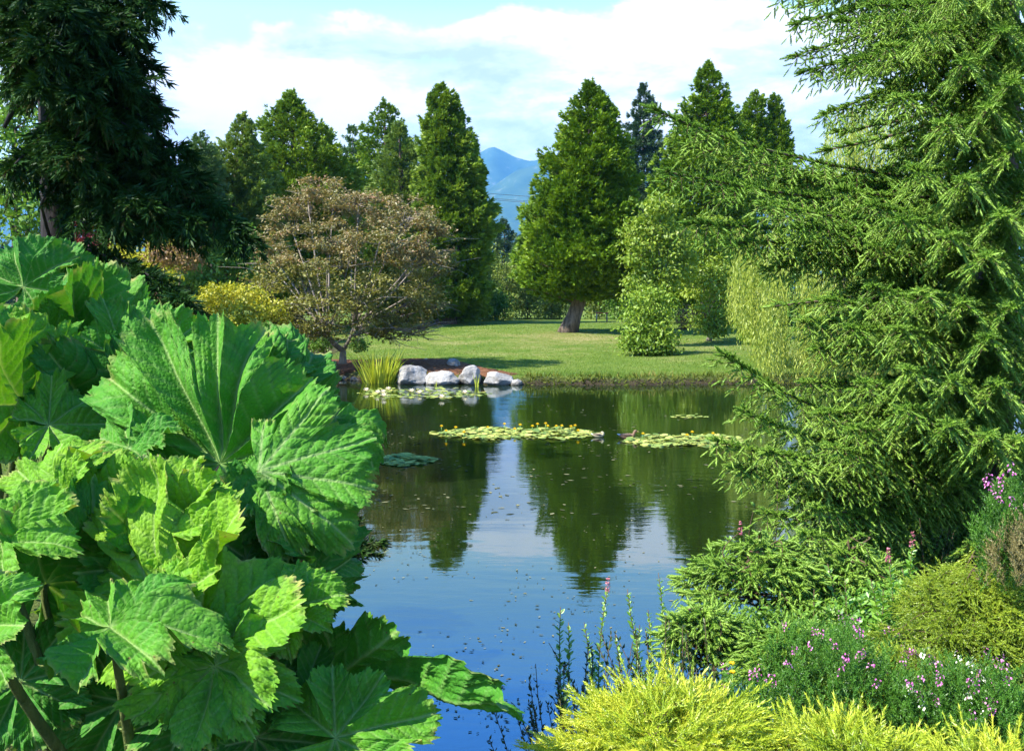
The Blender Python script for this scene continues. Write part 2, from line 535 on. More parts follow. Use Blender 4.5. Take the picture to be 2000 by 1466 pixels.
def grid_mesh(name, xs, ys, hf, mat, kind=None, extra=None):
    X, Y = np.meshgrid(xs, ys, indexing='xy')
    Z = hf(X, Y)
    nx, ny = len(xs), len(ys)
    i, j = np.meshgrid(np.arange(ny - 1), np.arange(nx - 1), indexing='ij')
    Q = np.stack([i * nx + j, i * nx + j + 1, (i + 1) * nx + j + 1, (i + 1) * nx + j], -1).reshape(-1, 4)
    s = Soup()
    s.add(np.stack([X, Y, Z], -1).reshape(-1, 3), Q)
    ex = {k: f(X, Y).ravel() for k, f in (extra or {}).items()}
    o = s.build(name, mat, None, True, extra=ex)
    if kind: o['kind'] = kind
    return o

def ground_material():
    m, nt, out = new_mat('turf_and_soil')
    geo = nt.nodes.new('ShaderNodeNewGeometry')
    pos = geo.outputs['Position']
    lawn = attr(nt, 'lawn')
    dry = attr(nt, 'dry')
    n1 = noise_tex(nt, pos, 0.35, 4, 0.6)
    n2 = noise_tex(nt, mapping(nt, pos, (1, .5, 1)), 3.2, 5, 0.7)
    n3 = noise_tex(nt, pos, 22.0, 4, 0.7)
    g = math_node(nt, 'ADD', math_node(nt, 'MULTIPLY', n1, 0.5), math_node(nt, 'ADD', math_node(nt, 'MULTIPLY', n2, 0.35), math_node(nt, 'MULTIPLY', n3, 0.35)))
    green = ramp(nt, g, [(0.38, (0.055, 0.11, 0.012)), (0.58, (0.115, 0.18, 0.022)), (0.78, (0.20, 0.23, 0.05))])
    straw = ramp(nt, g, [(0.35, (0.13, 0.15, 0.03)), (0.6, (0.24, 0.22, 0.075)), (0.8, (0.34, 0.28, 0.13))])
    dm = math_node(nt, 'ADD', math_node(nt, 'ADD', dry, math_node(nt, 'MULTIPLY_ADD', n1, 1.8, -0.95)), math_node(nt, 'MULTIPLY_ADD', n2, 1.6, -0.85), clamp=True)
    c = mixc(nt, dm, green, straw)
    soil = ramp(nt, n3, [(0.3, (0.018, 0.013, 0.009)), (0.7, (0.075, 0.055, 0.035))])
    lm = math_node(nt, 'ADD', lawn, math_node(nt, 'MULTIPLY_ADD', n3, 0.8, -0.4), clamp=True)
    c = mixc(nt, lm, soil, c)
    p = nt.nodes.new('ShaderNodeBsdfPrincipled')
    p.inputs['Roughness'].default_value = 0.95
    p.inputs['Specular IOR Level'].default_value = 0.1
    nt.links.new(c, p.inputs['Base Color'])
    b = nt.nodes.new('ShaderNodeBump')
    b.inputs['Strength'].default_value = 0.7
    b.inputs['Distance'].default_value = 0.06
    nt.links.new(n3, b.inputs['Height'])
    nt.links.new(b.outputs[0], p.inputs['Normal'])
    nt.links.new(p.outputs[0], out.inputs[0])
    return m

def lawn_mask(X, Y):
    d = pond_dist(X, Y)
    far = sstep(30, 34, Y) * sstep(0.15, 0.5, d)
    leftbed = sstep(-7.5, -9.0, X) * sstep(60, 45, Y) * sstep(36, 39, Y)
    side = .8 * sstep(.5, 1.6, d) * sstep(2, 9, np.abs(X) + .3 * Y)
    return np.clip(np.maximum(far, side) - leftbed, 0, 1)

def dry_mask(X, Y):
    b = lambda cx, cy, rx, ry, a: a * np.exp(-((X - cx) / rx) ** 2 - ((Y - cy) / ry) ** 2)
    return (b(4.5, 56, 4.5, 3.2, .75) + b(3.2, 58.6, 1.6, 1.5, .5) + b(-1, 55, 8, 6, .28) + b(6, 49, 12, 4, .25) + b(12, 47, 5, 4, .25) - b(0, 36, 30, 3.2, .6))

xs = np.concatenate([-np.geomspace(16, 11000, 38)[::-1], np.arange(-15.7, 20, 0.3), np.geomspace(20, 11000, 38)])
ys = np.concatenate([-np.geomspace(3, 9000, 14)[::-1], np.arange(-2.7, 80, 0.28), np.geomspace(80, 11000, 38)])
tag(grid_mesh('ground', xs, ys, ground, ground_material(), 'structure', {'lawn': lawn_mask, 'dry': dry_mask}), 'mown lawn and soil banks around the pond')

def water_material():
    m, nt, out = new_mat('pond_water')
    geo = nt.nodes.new('ShaderNodeNewGeometry')
    pos = geo.outputs['Position']
    w1 = noise_tex(nt, mapping(nt, pos, (0.9, 2.2, 1)), 2.6, 4, 0.55, 0.3)
    w2 = noise_tex(nt, mapping(nt, pos, (0.35, 1.0, 1), (3, 1, 0)), 1.0, 3, 0.5, 0.5)
    w3 = noise_tex(nt, mapping(nt, pos, (0.12, 0.2, 1), (9, 4, 0)), 1.0, 2)
    amt = ramp(nt, w3, [(0.38, (0.25,) * 3), (0.62, (1.0,) * 3)])
    h = math_node(nt, 'ADD', math_node(nt, 'MULTIPLY', math_node(nt, 'MULTIPLY', w1, amt), 0.5), w2)
    b = nt.nodes.new('ShaderNodeBump')
    b.inputs['Strength'].default_value = 0.10
    b.inputs['Distance'].default_value = 0.05
    nt.links.new(h, b.inputs['Height'])
    murk = nt.nodes.new('ShaderNodeBsdfDiffuse')
    murk.inputs[0].default_value = (0.009, 0.017, 0.003, 1)
    gl = nt.nodes.new('ShaderNodeBsdfGlossy')
    gl.inputs[0].default_value = (0.88, 0.97, 1.0, 1)
    gl.inputs['Roughness'].default_value = 0.012
    nt.links.new(b.outputs[0], gl.inputs['Normal'])
    fr = nt.nodes.new('ShaderNodeFresnel')
    fr.inputs[0].default_value = 3.0
    nt.links.new(b.outputs[0], fr.inputs['Normal'])
    mx = nt.nodes.new('ShaderNodeMixShader')
    nt.links.new(fr.outputs[0], mx.inputs[0])
    nt.links.new(murk.outputs[0], mx.inputs[1])
    nt.links.new(gl.outputs[0], mx.inputs[2])
    nt.links.new(mx.outputs[0], out.inputs[0])
    return m

grid_mesh('pond_water', np.linspace(-11, 18.5, 40), np.linspace(4.2, 37, 40), lambda X, Y: X * 0.0, water_material(), 'structure')
#PART2
# ------------------------------------------------------------------ mountains
def mountain(name, Y0, prof, depth, seed, mat, ruggedness):
    """a ridge whose skyline follows (x, height) points, with spurs running down towards the viewer"""
    px = np.array([p[0] for p in prof]) ; pz = np.array([p[1] for p in prof])
    xs = np.linspace(px.min(), px.max(), 260)
    ts = np.linspace(-1, 0.35, 60)
    X, T = np.meshgrid(xs, ts)
    Y = Y0 + T * depth
    ridge = np.interp(X, px, pz)
    fall = np.clip(1 - np.abs(T) ** 0.8, 0, 1)
    N = np.zeros_like(X)
    for i in range(X.shape[0]):
        for j in range(X.shape[1]):
            N[i, j] = mnoise.hetero_terrain(Vector((X[i, j] / 800.0 + seed, Y[i, j] / 1300.0, seed)), 1.0, 2.1, 6, 0.7)
    Z = ridge * fall + ruggedness * (N - 0.9) * (0.25 + fall * 0.75) * np.clip(np.abs(T) * 6 + .18, 0, 1) - 30 * (1 - fall)
    nx, ny = X.shape[1], X.shape[0]
    i, j = np.meshgrid(np.arange(ny - 1), np.arange(nx - 1), indexing='ij')
    Q = np.stack([i * nx + j, i * nx + j + 1, (i + 1) * nx + j + 1, (i + 1) * nx + j], -1).reshape(-1, 4)
    s = Soup()
    s.add(np.stack([X, Y, Z], -1).reshape(-1, 3), Q)
    o = s.build(name, mat, None, True)
    o['kind'] = 'structure'
    return o

def mountain_material():
    m, nt, out = new_mat('forested_mountain')
    geo = nt.nodes.new('ShaderNodeNewGeometry')
    n = noise_tex(nt, geo.outputs['Position'], 0.007, 6, 0.7)
    c = ramp(nt, n, [(0.35, (0.03, 0.06, 0.035)), (0.6, (0.06, 0.10, 0.05)), (0.72, (0.20, 0.20, 0.17))])
    d = nt.nodes.new('ShaderNodeBsdfDiffuse')
    nt.links.new(c, d.inputs[0])
    nt.links.new(d.outputs[0], out.inputs[0])
    return m
MM = mountain_material()
YM = 9000.0
prof = [(px_, at(px_, py_, YM)[2]) for px_, py_ in [(-400, 430), (200, 380), (500, 350), (700, 345), (880, 320), (915, 312), (938, 299), (955, 288), (967, 286), (985, 292), (1005, 301), (1025, 306), (1040, 309), (1058, 302), (1075, 298), (1130, 300), (1250, 330), (1500, 350), (1900, 400), (2500, 450)]]
mountain('mountain', YM, [((a - 1000) / FPX * YM, z) for a, z in prof], 2100, 3.3, MM, 130)
YF = 7000.0
prof = [(px_, at(px_, py_, YF)[2]) for px_, py_ in [(-400, 500), (500, 470), (800, 425), (900, 400), (950, 372), (985, 345), (1010, 328), (1050, 318), (1075, 316), (1150, 318), (1300, 340), (1700, 420), (2500, 500)]]
mountain('foothill', YF, [((a - 1000) / FPX * YF, z) for a, z in prof], 1800, 8.1, MM, 120)

# ------------------------------------------------------------------ far bank: mulch bed, stones, iris
def mulch_material():
    m, nt, out = new_mat('bark_mulch')
    geo = nt.nodes.new('ShaderNodeNewGeometry')
    n = noise_tex(nt, geo.outputs['Position'], 9.0, 6, 0.75)
    c = ramp(nt, n, [(0.3, (0.05, 0.022, 0.012)), (0.5, (0.17, 0.075, 0.035)), (0.7, (0.29, 0.15, 0.08))])
    p = nt.nodes.new('ShaderNodeBsdfPrincipled')
    p.inputs['Roughness'].default_value = 0.95
    p.inputs['Specular IOR Level'].default_value = 0.1
    nt.links.new(c, p.inputs['Base Color'])
    b = nt.nodes.new('ShaderNodeBump'); b.inputs['Distance'].default_value = 0.05
    nt.links.new(n, b.inputs['Height']); nt.links.new(b.outputs[0], p.inputs['Normal'])
    nt.links.new(p.outputs[0], out.inputs[0])
    return m
MULCH = mulch_material()
def mulch_bed():
    # fan of rings inside an outline on the ground, draped 2 cm above it
    outl = np.array([(-7.0, 35.3), (-5.8, 35.9), (-4.2, 35.2), (-3.2, 34.4), (-1.4, 34.2), (0.0, 33.95), (0.35, 34.6), (-0.8, 35.9), (-1.9, 37.2), (-3.5, 38.8), (-5.4, 40.4), (-7.6, 41.5), (-9.6, 41.0), (-9.8, 38.0)])
    k = 8
    pts = []
    for i in range(len(outl)):
        a, b = outl[i], outl[(i + 1) % len(outl)]
        for t in np.arange(k) / k:
            pts.append(a * (1 - t) + b * t)
    pts = np.array(pts)
    rng = np.random.default_rng(5)
    c = pts.mean(0)
    pts = pts + rng.normal(size=pts.shape) * 0.05
    rings = 26
    V = []
    for r in range(1, rings + 1):
        V.append(c + (pts - c) * r / rings)
    V = np.concatenate([c[None]] + V)
    Z = ground(V[:, 0], V[:, 1]) + 0.03 + 0.02 * rng.random(len(V))
    n = len(pts)
    Z[1 + (rings - 1) * n:] -= 0.08
    Q, T = [], []
    for i in range(n):
        T.append((0, 1 + i, 1 + (i + 1) % n))
        for r in range(rings - 1):
            Q.append((1 + r * n + i, 1 + (r + 1) * n + i, 1 + (r + 1) * n + (i + 1) % n, 1 + r * n + (i + 1) % n))
    s = Soup()
    s.add(np.column_stack([V, Z]), Q, T)
    o = s.build('mulch_bed', MULCH, None, True)
    o['kind'] = 'structure'
mulch_bed()

def rock_material():
    m, nt, out = new_mat('pale_granite')
    geo = nt.nodes.new('ShaderNodeNewGeometry')
    pos = geo.outputs['Position']
    n1 = noise_tex(nt, pos, 2.6, 5, 0.65, 0.3)
    n2 = noise_tex(nt, pos, 26.0, 4, 0.7)
    n3 = noise_tex(nt, mapping(nt, pos, (1.5, 1.5, 5)), 2.0, 5, 0.7, 0.8)
    c = ramp(nt, n1, [(0.30, (0.17, 0.155, 0.13)), (0.48, (0.34, 0.32, 0.28)), (0.70, (0.50, 0.48, 0.44))])
    c = mixc(nt, math_node(nt, 'MULTIPLY_ADD', n2, 2.2, -1.0, True), c, (0.16, 0.145, 0.125))
    c = mixc(nt, math_node(nt, 'MULTIPLY_ADD', n3, -4.5, 1.95, True), c, (0.13, 0.12, 0.095))
    sepz = nt.nodes.new('ShaderNodeSeparateXYZ'); nt.links.new(pos, sepz.inputs[0])
    wet = math_node(nt, 'MULTIPLY_ADD', math_node(nt, 'ADD', sepz.outputs[2], math_node(nt, 'MULTIPLY', n1, .12)), -9.0, 1.5, True)
    c = mixc(nt, wet, c, (0.045, 0.04, 0.03))
    p = nt.nodes.new('ShaderNodeBsdfPrincipled')
    p.inputs['Roughness'].default_value = 0.85
    nt.links.new(c, p.inputs['Base Color'])
    b = nt.nodes.new('ShaderNodeBump'); b.inputs['Distance'].default_value = 0.03
    nt.links.new(math_node(nt, 'ADD', n2, n3), b.inputs['Height']); nt.links.new(b.outputs[0], p.inputs['Normal'])
    nt.links.new(p.outputs[0], out.inputs[0])
    return m
ROCK = rock_material()
import bmesh
def rock(label, px, py, Y, w, h, dep, seed, cuts=16, group='pale boulders at the end of the mulch bed', rot=0.0, name='boulder'):
    rng = np.random.default_rng(seed)
    bm = bmesh.new()
    bmesh.ops.create_icosphere(bm, subdivisions=5, radius=1.0)
    P = np.array([v.co[:] for v in bm.verts])
    for _ in range(cuts):
        nv = nrm(rng.normal(size=3) * np.array([1, 1, .8]))
        d = rng.uniform(0.55, 0.86)
        over = P @ nv - d
        P = P - np.clip(over, 0, None)[:, None] * nv * 0.92
    for v, p in zip(bm.verts, P):
        k = mnoise.fractal(Vector(p * 2.2) + Vector((seed, 0, 0)), 0.8, 2.0, 6) * 0.09
        q = p * (1 + k)
        v.co = q
    P = np.array([v.co[:] for v in bm.verts])
    lo, hi = P.min(0), P.max(0)
    P = (P - (lo + hi) / 2) / (hi - lo) * np.array([w, dep, h * 1.35])
    P[:, 2] -= P[:, 2].min() + h * 0.35
    a = rot
    P = P @ np.array([[math.cos(a), 0, -math.sin(a)], [0, 1, 0], [math.sin(a), 0, math.cos(a)]])
    for v, p in zip(bm.verts, P):
        v.co = p
    me = bpy.data.meshes.new(name)
    bm.to_mesh(me); bm.free()
    me.polygons.foreach_set('use_smooth', np.ones(len(me.polygons), bool))
    me.materials.append(ROCK)
    o = bpy.data.objects.new(name, me)
    COL.objects.link(o)
    b = at(px, py, Y)
    o.location = (b[0], Y, b[2])
    return tag(o, label, 'boulder', group)
s_ = 33.8 / FPX
rock('largest slanting white boulder right of the iris clump', 806, 752, 34.0, 62 * s_, 41 * s_, .9, 21, rot=-.1)
rock('low rounded grey boulder between two taller boulders at the water edge', 863, 753, 33.85, 72 * s_, 30 * s_, .8, 22)
rock('blocky upright boulder with a cracked face beside the grassy bank', 917, 752, 33.9, 46 * s_, 40 * s_, .8, 23)
rock('squat boulder with a dark foot, last large one before the lawn bank', 973, 754, 33.7, 58 * s_, 28 * s_, .75, 24, rot=.12)
rock('small pinkish wedge stone at the far right end of the boulders', 1009, 752, 33.6, 24 * s_, 12 * s_, .35, 25, group='pale boulders at the end of the mulch bed')
rock('small pale stone lying on the mulch behind the largest boulder', 832, 712, 37.6, 28 * s_, 14 * s_, .5, 26)
rock('pointed grey and white stone at the rear edge of the mulch', 884, 716, 36.4, 30 * s_, 18 * s_, .5, 27, rot=.3)
rock('long flat white stone at the left end of the pond edge', 645, 741, 35.7, 28 * s_, 11 * s_, .35, 28, group='white edging stones by the iris', name='edging_stone')
rock('round white edging stone between a flat stone and a smaller one', 672, 745, 35.6, 26 * s_, 12 * s_, .35, 29, group='white edging stones by the iris', name='edging_stone')
rock('smallest white edging stone nearest the iris clump', 693, 746, 35.3, 20 * s_, 11 * s_, .3, 30, group='white edging stones by the iris', name='edging_stone')

def blades(name, label, cat, cx, cy, rx, ry, n, hmin, hmax, mat, seed, lean=.35, w=.022, z=None):
    rng = np.random.default_rng(seed)
    root = thing(name, label, cat, (cx, cy, 0.02))
    s = Soup()
    for i in range(n):
        a, r = rng.uniform(0, 6.283), math.sqrt(rng.random())
        x, y = cx + rx * r * math.cos(a), cy + ry * r * math.sin(a)
        z0 = max(-0.05, gz(x, y)) if z is None else z
        L = rng.uniform(hmin, hmax)
        d = np.array([math.cos(a) * r * lean + rng.normal() * .1, math.sin(a) * r * lean + rng.normal() * .1, 1])
        bend = np.array([d[0], d[1], -0.25]) * rng.uniform(.1, .9)
        side = nrm(np.array([math.cos(a * 3.1), math.sin(a * 3.1), 0])) * w
        pts = [np.array([x, y, z0]) + d * L * t + bend * L * t ** 3 * .6 for t in (0, .35, .7, 1)]
        ws = (1, .95, .7, .05)
        V = []
        for p, k in zip(pts, ws):
            V += [p - side * k, p + side * k]
        s.add(np.array(V), [(0, 1, 3, 2), (2, 3, 5, 4), (4, 5, 7, 6)], None, rng.random())
    s.build('leaf_blades', mat, root)
    return root
blades('iris_clump', 'yellow green clump of upright iris blades beside the largest white boulder', 'iris', at(740, 752, 34.3)[0], 34.3, .55, .35, 150, .75, 1.45, M['iris'], 41, .42, .024)
blades('reed_tuft', 'few thin green reeds standing in water by the blocky boulder', 'reeds', at(932, 758, 32.9)[0], 32.9, .08, .08, 9, .35, .62, M['iris'], 42, .2, .014, z=-.05)
blades('reed_tuft', 'tiny yellowish reed tuft in front of the low grey boulder', 'reeds', at(850, 757, 33.0)[0], 33.0, .06, .06, 5, .15, .3, M['iris'], 43, .3, .01, z=-.05)

# ---- things floating on the pond
def lily_mat(name, px0, px1, py0, py1, n, seed, rad=(.05, .12), raise_=0.3, label=''):
    rng = np.random.default_rng(seed)
    s = Soup()
    P = []
    while len(P) < n:
        u, v = rng.uniform(-1, 1), rng.uniform(-1, 1)
        if u * u + v * v * (1.25 + .5 * math.sin(u * 7 + seed)) > 1 - .45 * rng.random() ** 2:
            continue
        if mnoise.noise(Vector((u * 6, v * 2.2, seed))) < rng.uniform(-.75, .12):
            continue
        px = (px0 + px1) / 2 + u * (px1 - px0) / 2
        py = (py0 + py1) / 2 + v * (py1 - py0) / 2
        Y = 3.3 * FPX / (py - 565)
        P.append(((px - 1000) / FPX * Y, Y))
    for i, (x, y) in enumerate(P):
        r = rng.uniform(*rad)
        k = 9
        a0 = rng.uniform(0, 6.28)
        a = a0 + np.linspace(0.25, 6.03, k)
        tilt = rng.normal(size=2) * raise_
        e = np.column_stack([x + r * np.cos(a), y + r * np.sin(a), 0 * a])
        z = 0.006 + rng.random() * 0.012 + (abs(rng.normal()) * .03 if rng.random() < .25 else 0)
        e[:, 2] = z + (e[:, 0] - x) * tilt[0] * .3 + (e[:, 1] - y) * tilt[1] * .3
        e[:, 2] = np.maximum(e[:, 2], .004)
        V = np.vstack([[x, y, z], e])
        s.add(V, None, [(0, j, j + 1) for j in range(1, k)], rng.random())
    o = s.build(name, M['lily'])
    return tag(o, label, 'lily pads', None, 'stuff')
lily_mat('lily_pads', 835, 1178, 837, 861, 1300, 51, (.04, .10), .5, 'long floating mat of lily pads with yellow flowers across the middle of the pond')
lily_mat('lily_pads', 1215, 1470, 849, 876, 800, 52, (.04, .10), .5, 'floating mat of lily pads reaching behind the spruce branch')
lily_mat('lily_pads', 690, 960, 757, 781, 420, 53, (.04, .09), .3, 'lily pads with white flowers below the iris and boulders')
lily_mat('lily_pads', 700, 850, 889, 914, 600, 54, (.035, .08), .3, 'small mat of pale lily pads beside the big gunnera leaf')
lily_mat('lily_pads', 1310, 1385, 812, 817, 40, 55, (.04, .09), .2, 'faint streak of lily pads far out near the grassy bank')

def lily_flower(px, py, mat, kind, label, group, seed, size, stem):
    rng = np.random.default_rng(seed)
    Y = 3.3 * FPX / (py - 565)
    x = (px - 1000) / FPX * Y
    root = thing('lily_flower', label, 'flower', (x, Y, 0.0), group)
    s = Soup()
    c = np.array([x, Y, stem])
    n = 14
    a = np.arange(n) * 2.39996
    e = np.linspace(.25, 1.25, n)
    D = np.column_stack([np.cos(a) * np.cos(e), np.sin(a) * np.cos(e), np.sin(e)])
    if kind == 'ball':
        D[:, 2] = np.abs(D[:, 2])
    scatter(s, [oval(.6, .12)], np.repeat(c[None], n, 0), D, (0, 0, 1.0), size, rng.random(n), rng)
    s.build('petals', mat, root)
    st = Soup()
    st.tube([[x, Y, -.03], [x, Y, stem]], [.008, .008], 5)
    st.build('stem', M['spirea'], root)
rng = np.random.default_rng(60)
ypix = [(861, 837), (889, 838), (952, 838), (985, 836), (1016, 837), (1040, 838), (1050, 836), (1066, 835), (1070, 837), (1087, 837), (1098, 838), (1116, 836), (1124, 837), (870, 849), (905, 851), (1005, 844), (1130, 847), (1243, 849), (1258, 853), (1345, 854), (1355, 849), (1396, 853)]
for i, (a, b) in enumerate(ypix):
    lily_flower(a, b + 6, M['yellow_flower'], 'ball', 'small yellow water lily flower standing above the floating pads', 'yellow flowers on the lily pads', 600 + i, .055, .08 + .06 * rng.random())
wpix = [(714, 765), (736, 770), (747, 769), (748, 776), (803, 767), (818, 770), (862, 779), (757, 763), (907, 770)]
for i, (a, b) in enumerate(wpix):
    lily_flower(a, b + 2, M['pink_white'], 'star', 'pale pink white water lily flower near the boulders', 'white flowers on the lily pads', 700 + i, .13, .05)

def flecks():
    rng = np.random.default_rng(70)
    s = Soup()
    V, Q = [], []
    n = 0
    while n < 1100:
        py = rng.uniform(790, 1466)
        px = rng.uniform(620, 1540)
        if py > 1000 and rng.random() < .35: continue
        if px > 1250 and rng.random() < .6: continue
        if px < 900 and py < 1100 and rng.random() < .3:
            pass
        Y = 3.3 * FPX / (py - 565)
        x = (px - 1000) / FPX * Y
        # clustered in loose drifts
        if math.sin(x * 2.1 + 1.7 * math.sin(Y * .9)) + math.sin(Y * 1.9 + 2 * math.sin(x * .8)) < rng.uniform(-1.2, 1.4): continue
        if pond_dist(np.array([x]), np.array([Y]))[0] > -.15: continue
        r = rng.uniform(.012, .042) * (1.2 if Y > 14 else .5)
        a = rng.uniform(0, 3.14)
        u = np.array([math.cos(a), math.sin(a), 0]) * r * rng.uniform(1, 1.7)
        w = np.array([-math.sin(a), math.cos(a), 0]) * r * .7
        c = np.array([x, Y, .004 + .004 * rng.random()])
        s.add(np.array([c - u, c - w + .5 * u * rng.uniform(-1, 1), c + u, c + w]), [(0, 1, 2, 3)], None, rng.random())
        n += 1
    o = s.build('floating_leaves', M['fleck'])
    tag(o, 'small floating leaves and bits scattered on the pond', 'floating leaves', None, 'stuff')
flecks()

# ---- ducks
M['duck'] = plain('brown_duck_feathers', (0.20, 0.12, 0.07), .7)
M['duck_pale'] = plain('pale_duck_feathers', (0.42, 0.36, 0.22), .7)
M['duck_wing'] = plain('dark_duck_wing', (0.12, 0.08, 0.055), .7)
M['bill'] = plain('duck_bill', (0.30, 0.22, 0.08), .5)
M['duck_white'] = plain('white_tail_feathers', (0.7, 0.72, 0.76), .7)
def duck(px, py, face, mat, label, scale, tucked):
    Y = 3.3 * FPX / (py - 565)
    x = (px - 1000) / FPX * Y
    root = thing('duck', label, 'duck', (x, Y, 0))
    L = scale
    T = lambda p: np.array([x + face * p[0] * L, Y + p[1] * L, p[2] * L])
    if tucked:
        sp = [(-.52, 0, .20, .01), (-.42, 0, .17, .07), (-.25, 0, .13, .15), (0, 0, .12, .19), (.2, 0, .13, .17), (.32, 0, .20, .12), (.33, .02, .31, .09), (.27, .03, .36, .085), (.19, .04, .36, .06), (.14, .04, .35, .02)]
    else:
        sp = [(-.52, 0, .20, .01), (-.42, 0, .17, .07), (-.25, 0, .13, .15), (0, 0, .12, .19), (.2, 0, .13, .17), (.33, 0, .22, .10), (.37, 0, .34, .075), (.41, 0, .42, .085), (.46, 0, .43, .075), (.53, 0, .41, .02)]
    s = Soup()
    s.tube([T(p) for p in sp], [p[3] * L for p in sp], 14)
    s.build('body', mat, root, True)
    h = sp[-1]
    dx = -1 if tucked else 1
    s = Soup()
    s.tube([T((h[0] - .03 * dx, h[1], h[2])), T((h[0] + .06 * dx, h[1], h[2] - .02)), T((h[0] + .13 * dx, h[1], h[2] - .03))], [.03 * L, .028 * L, .012 * L], 8)
    s.build('bill', M['bill'], root, True)
    for sd in (-1, 1):
        s = Soup()
        s.tube([T((.2, sd * .14, .20)), T((0, sd * .165, .22)), T((-.25, sd * .12, .23)), T((-.46, sd * .04, .23))], [.03 * L, .07 * L, .05 * L, .008 * L], 8)
        s.build('wing', M['duck_wing'], root, True)
    s = Soup()
    s.tube([T((-.40, 0, .20)), T((-.50, 0, .235)), T((-.60, 0, .27))], [.05 * L, .04 * L, .006 * L], 8)
    s.build('tail', M['duck_white'], root, True)
duck(1228, 858, 1, M['duck'], 'brown duck with white tail feathers swimming between two lily pad mats', .40, False)
duck(1171, 855, 1, M['duck_pale'], 'pale duck resting at the right end of the long lily pad mat', .30, True)

# ------------------------------------------------------------------ trees
def conifer(name, label, px, Y, prof, seed, mat, tuft=.55, n_br=420, per=16, up=.35, droop=.10, base=None, lean=(0, 0), trunk_r=.35,
            bark_m='bark', tmpls=None, group=None, lump=.28, cat='conifer', crown_depth=1.0, trunk_top=.96):
    """prof: (photo y, half width in photo pixels) from the top down, turned into heights and radii at the tree's distance"""
    tuft *= .66
    per = int(per * 1.7)
    n_br = int(n_br * 1.35)
    rng = np.random.default_rng(seed)
    x0 = (base[0] if base else px)
    X0 = (x0 - 1000) / FPX * Y
    z0 = gz(X0, Y)
    root = thing(name, label, cat, (X0, Y, z0), group)
    zs = np.array([at(px, p[0], Y)[2] for p in prof][::-1])
    rs = np.array([p[1] * Y / FPX for p in prof][::-1])
    cx = np.array([((p[2] if len(p) > 2 else px) - 1000) / FPX * Y for p in prof][::-1])
    H0, H1 = zs[0], zs[-1]
    # bough heights: area-weighted so that wide storeys get more boughs
    hh = np.linspace(H0, H1, 300)
    wgt = np.interp(hh, zs, rs) + .24 * rs.max()
    h = np.interp(rng.random(n_br), np.cumsum(wgt) / wgt.sum(), hh)
    az = rng.uniform(0, 6.283, n_br)
    R = np.interp(h, zs, rs)
    cxs = np.interp(h, zs, cx)
    # lumpy outline
    lum = np.array([1.1 * mnoise.noise(Vector((math.cos(a) * 1.6, math.sin(a) * 1.6, hz * 2.6 / max(rs.max(), .5) + seed))) for a, hz in zip(az, h)])
    Rb = R * (0.98 + 1.35 * lump * lum + rng.uniform(-.16, .12, n_br))
    Rb = np.where((lum < -.30) & (rng.random(n_br) < .6), Rb * .55, Rb)
    s = Soup()
    tw = t = Soup()
    P, D, S, TI = [], [], [], []
    for i in range(n_br):
        o = np.array([cxs[i], Y, h[i]])
        out = np.array([math.cos(az[i]), math.sin(az[i]) * crown_depth, 0])
        m = max(5, int(per * (0.45 + .55 * R[i] / rs.max())))
        f = 1 - rng.random(m) ** 1.6 * .72
        f[0] = 1.0
        side = np.array([-out[1], out[0], 0])
        latw = .26 * Rb[i] + .12 * tuft
        lat = rng.normal(size=m) * latw * .8 * (1.15 - f)
        rise = (up * f ** 2 - droop * f) * Rb[i]
        p = o + out * (f * Rb[i])[:, None] + side * lat[:, None]
        p[:, 2] += rise + rng.normal(size=m) * .16 * tuft * 1.6
        d = out + side * (lat / (latw + 1e-6) * .5)[:, None] + rng.normal(size=(m, 3)) * .35
        d[:, 2] += up * 1.5 - .1
        P.append(p); D.append(d)
        S.append(tuft * rng.uniform(.65, 1.2, m) * (.7 + .3 * R[i] / rs.max()))
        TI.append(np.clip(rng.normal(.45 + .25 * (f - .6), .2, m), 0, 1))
        if R[i] > .35 * rs.max() and rng.random() < .35:
            tw.tube([o, o + out * Rb[i] * .45 + [0, 0, -.02 * Rb[i]], o + out * Rb[i] * .85 + [0, 0, (up * .6 - droop * .8) * Rb[i]]], [.045 * tuft + .02, .03 * tuft + .01, .008], 4)
    # leader
    top = np.array([cx[-1], Y, H1])
    m = 14
    P.append(top + np.column_stack([rng.normal(size=m) * .07 * tuft, rng.normal(size=m) * .07 * tuft, -rng.random(m) * tuft * 1.2]))
    D.append(np.column_stack([rng.normal(size=m) * .35, rng.normal(size=m) * .35, np.ones(m)]))
    S.append(np.full(m, tuft * .65)); TI.append(rng.random(m) * .6 + .3)
    P, D, S, TI = map(np.concatenate, (P, D, S, TI))
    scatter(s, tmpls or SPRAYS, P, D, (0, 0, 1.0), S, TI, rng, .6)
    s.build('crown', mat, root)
    zt = H0 + (H1 - H0) * trunk_top
    k = np.linspace(0, 1, 14)
    xb = np.interp(z0 + (zt - z0) * k, zs, cx)
    cxx = X0 + (xb - X0) * np.minimum(1, k * (6 if base else 1)) if base else xb
    pts = np.column_stack([cxx, np.full(14, Y), z0 - .15 + (zt - z0 + .15) * k])
    rad = trunk_r * (1 - k) ** .8 + .02
    rad[0] = trunk_r * 1.45; rad[1] = trunk_r * 1.0
    # dense near the foot for the root flare
    t.tube(pts, rad, 12)
    t.build('trunk', M[bark_m], root, True)
    return root

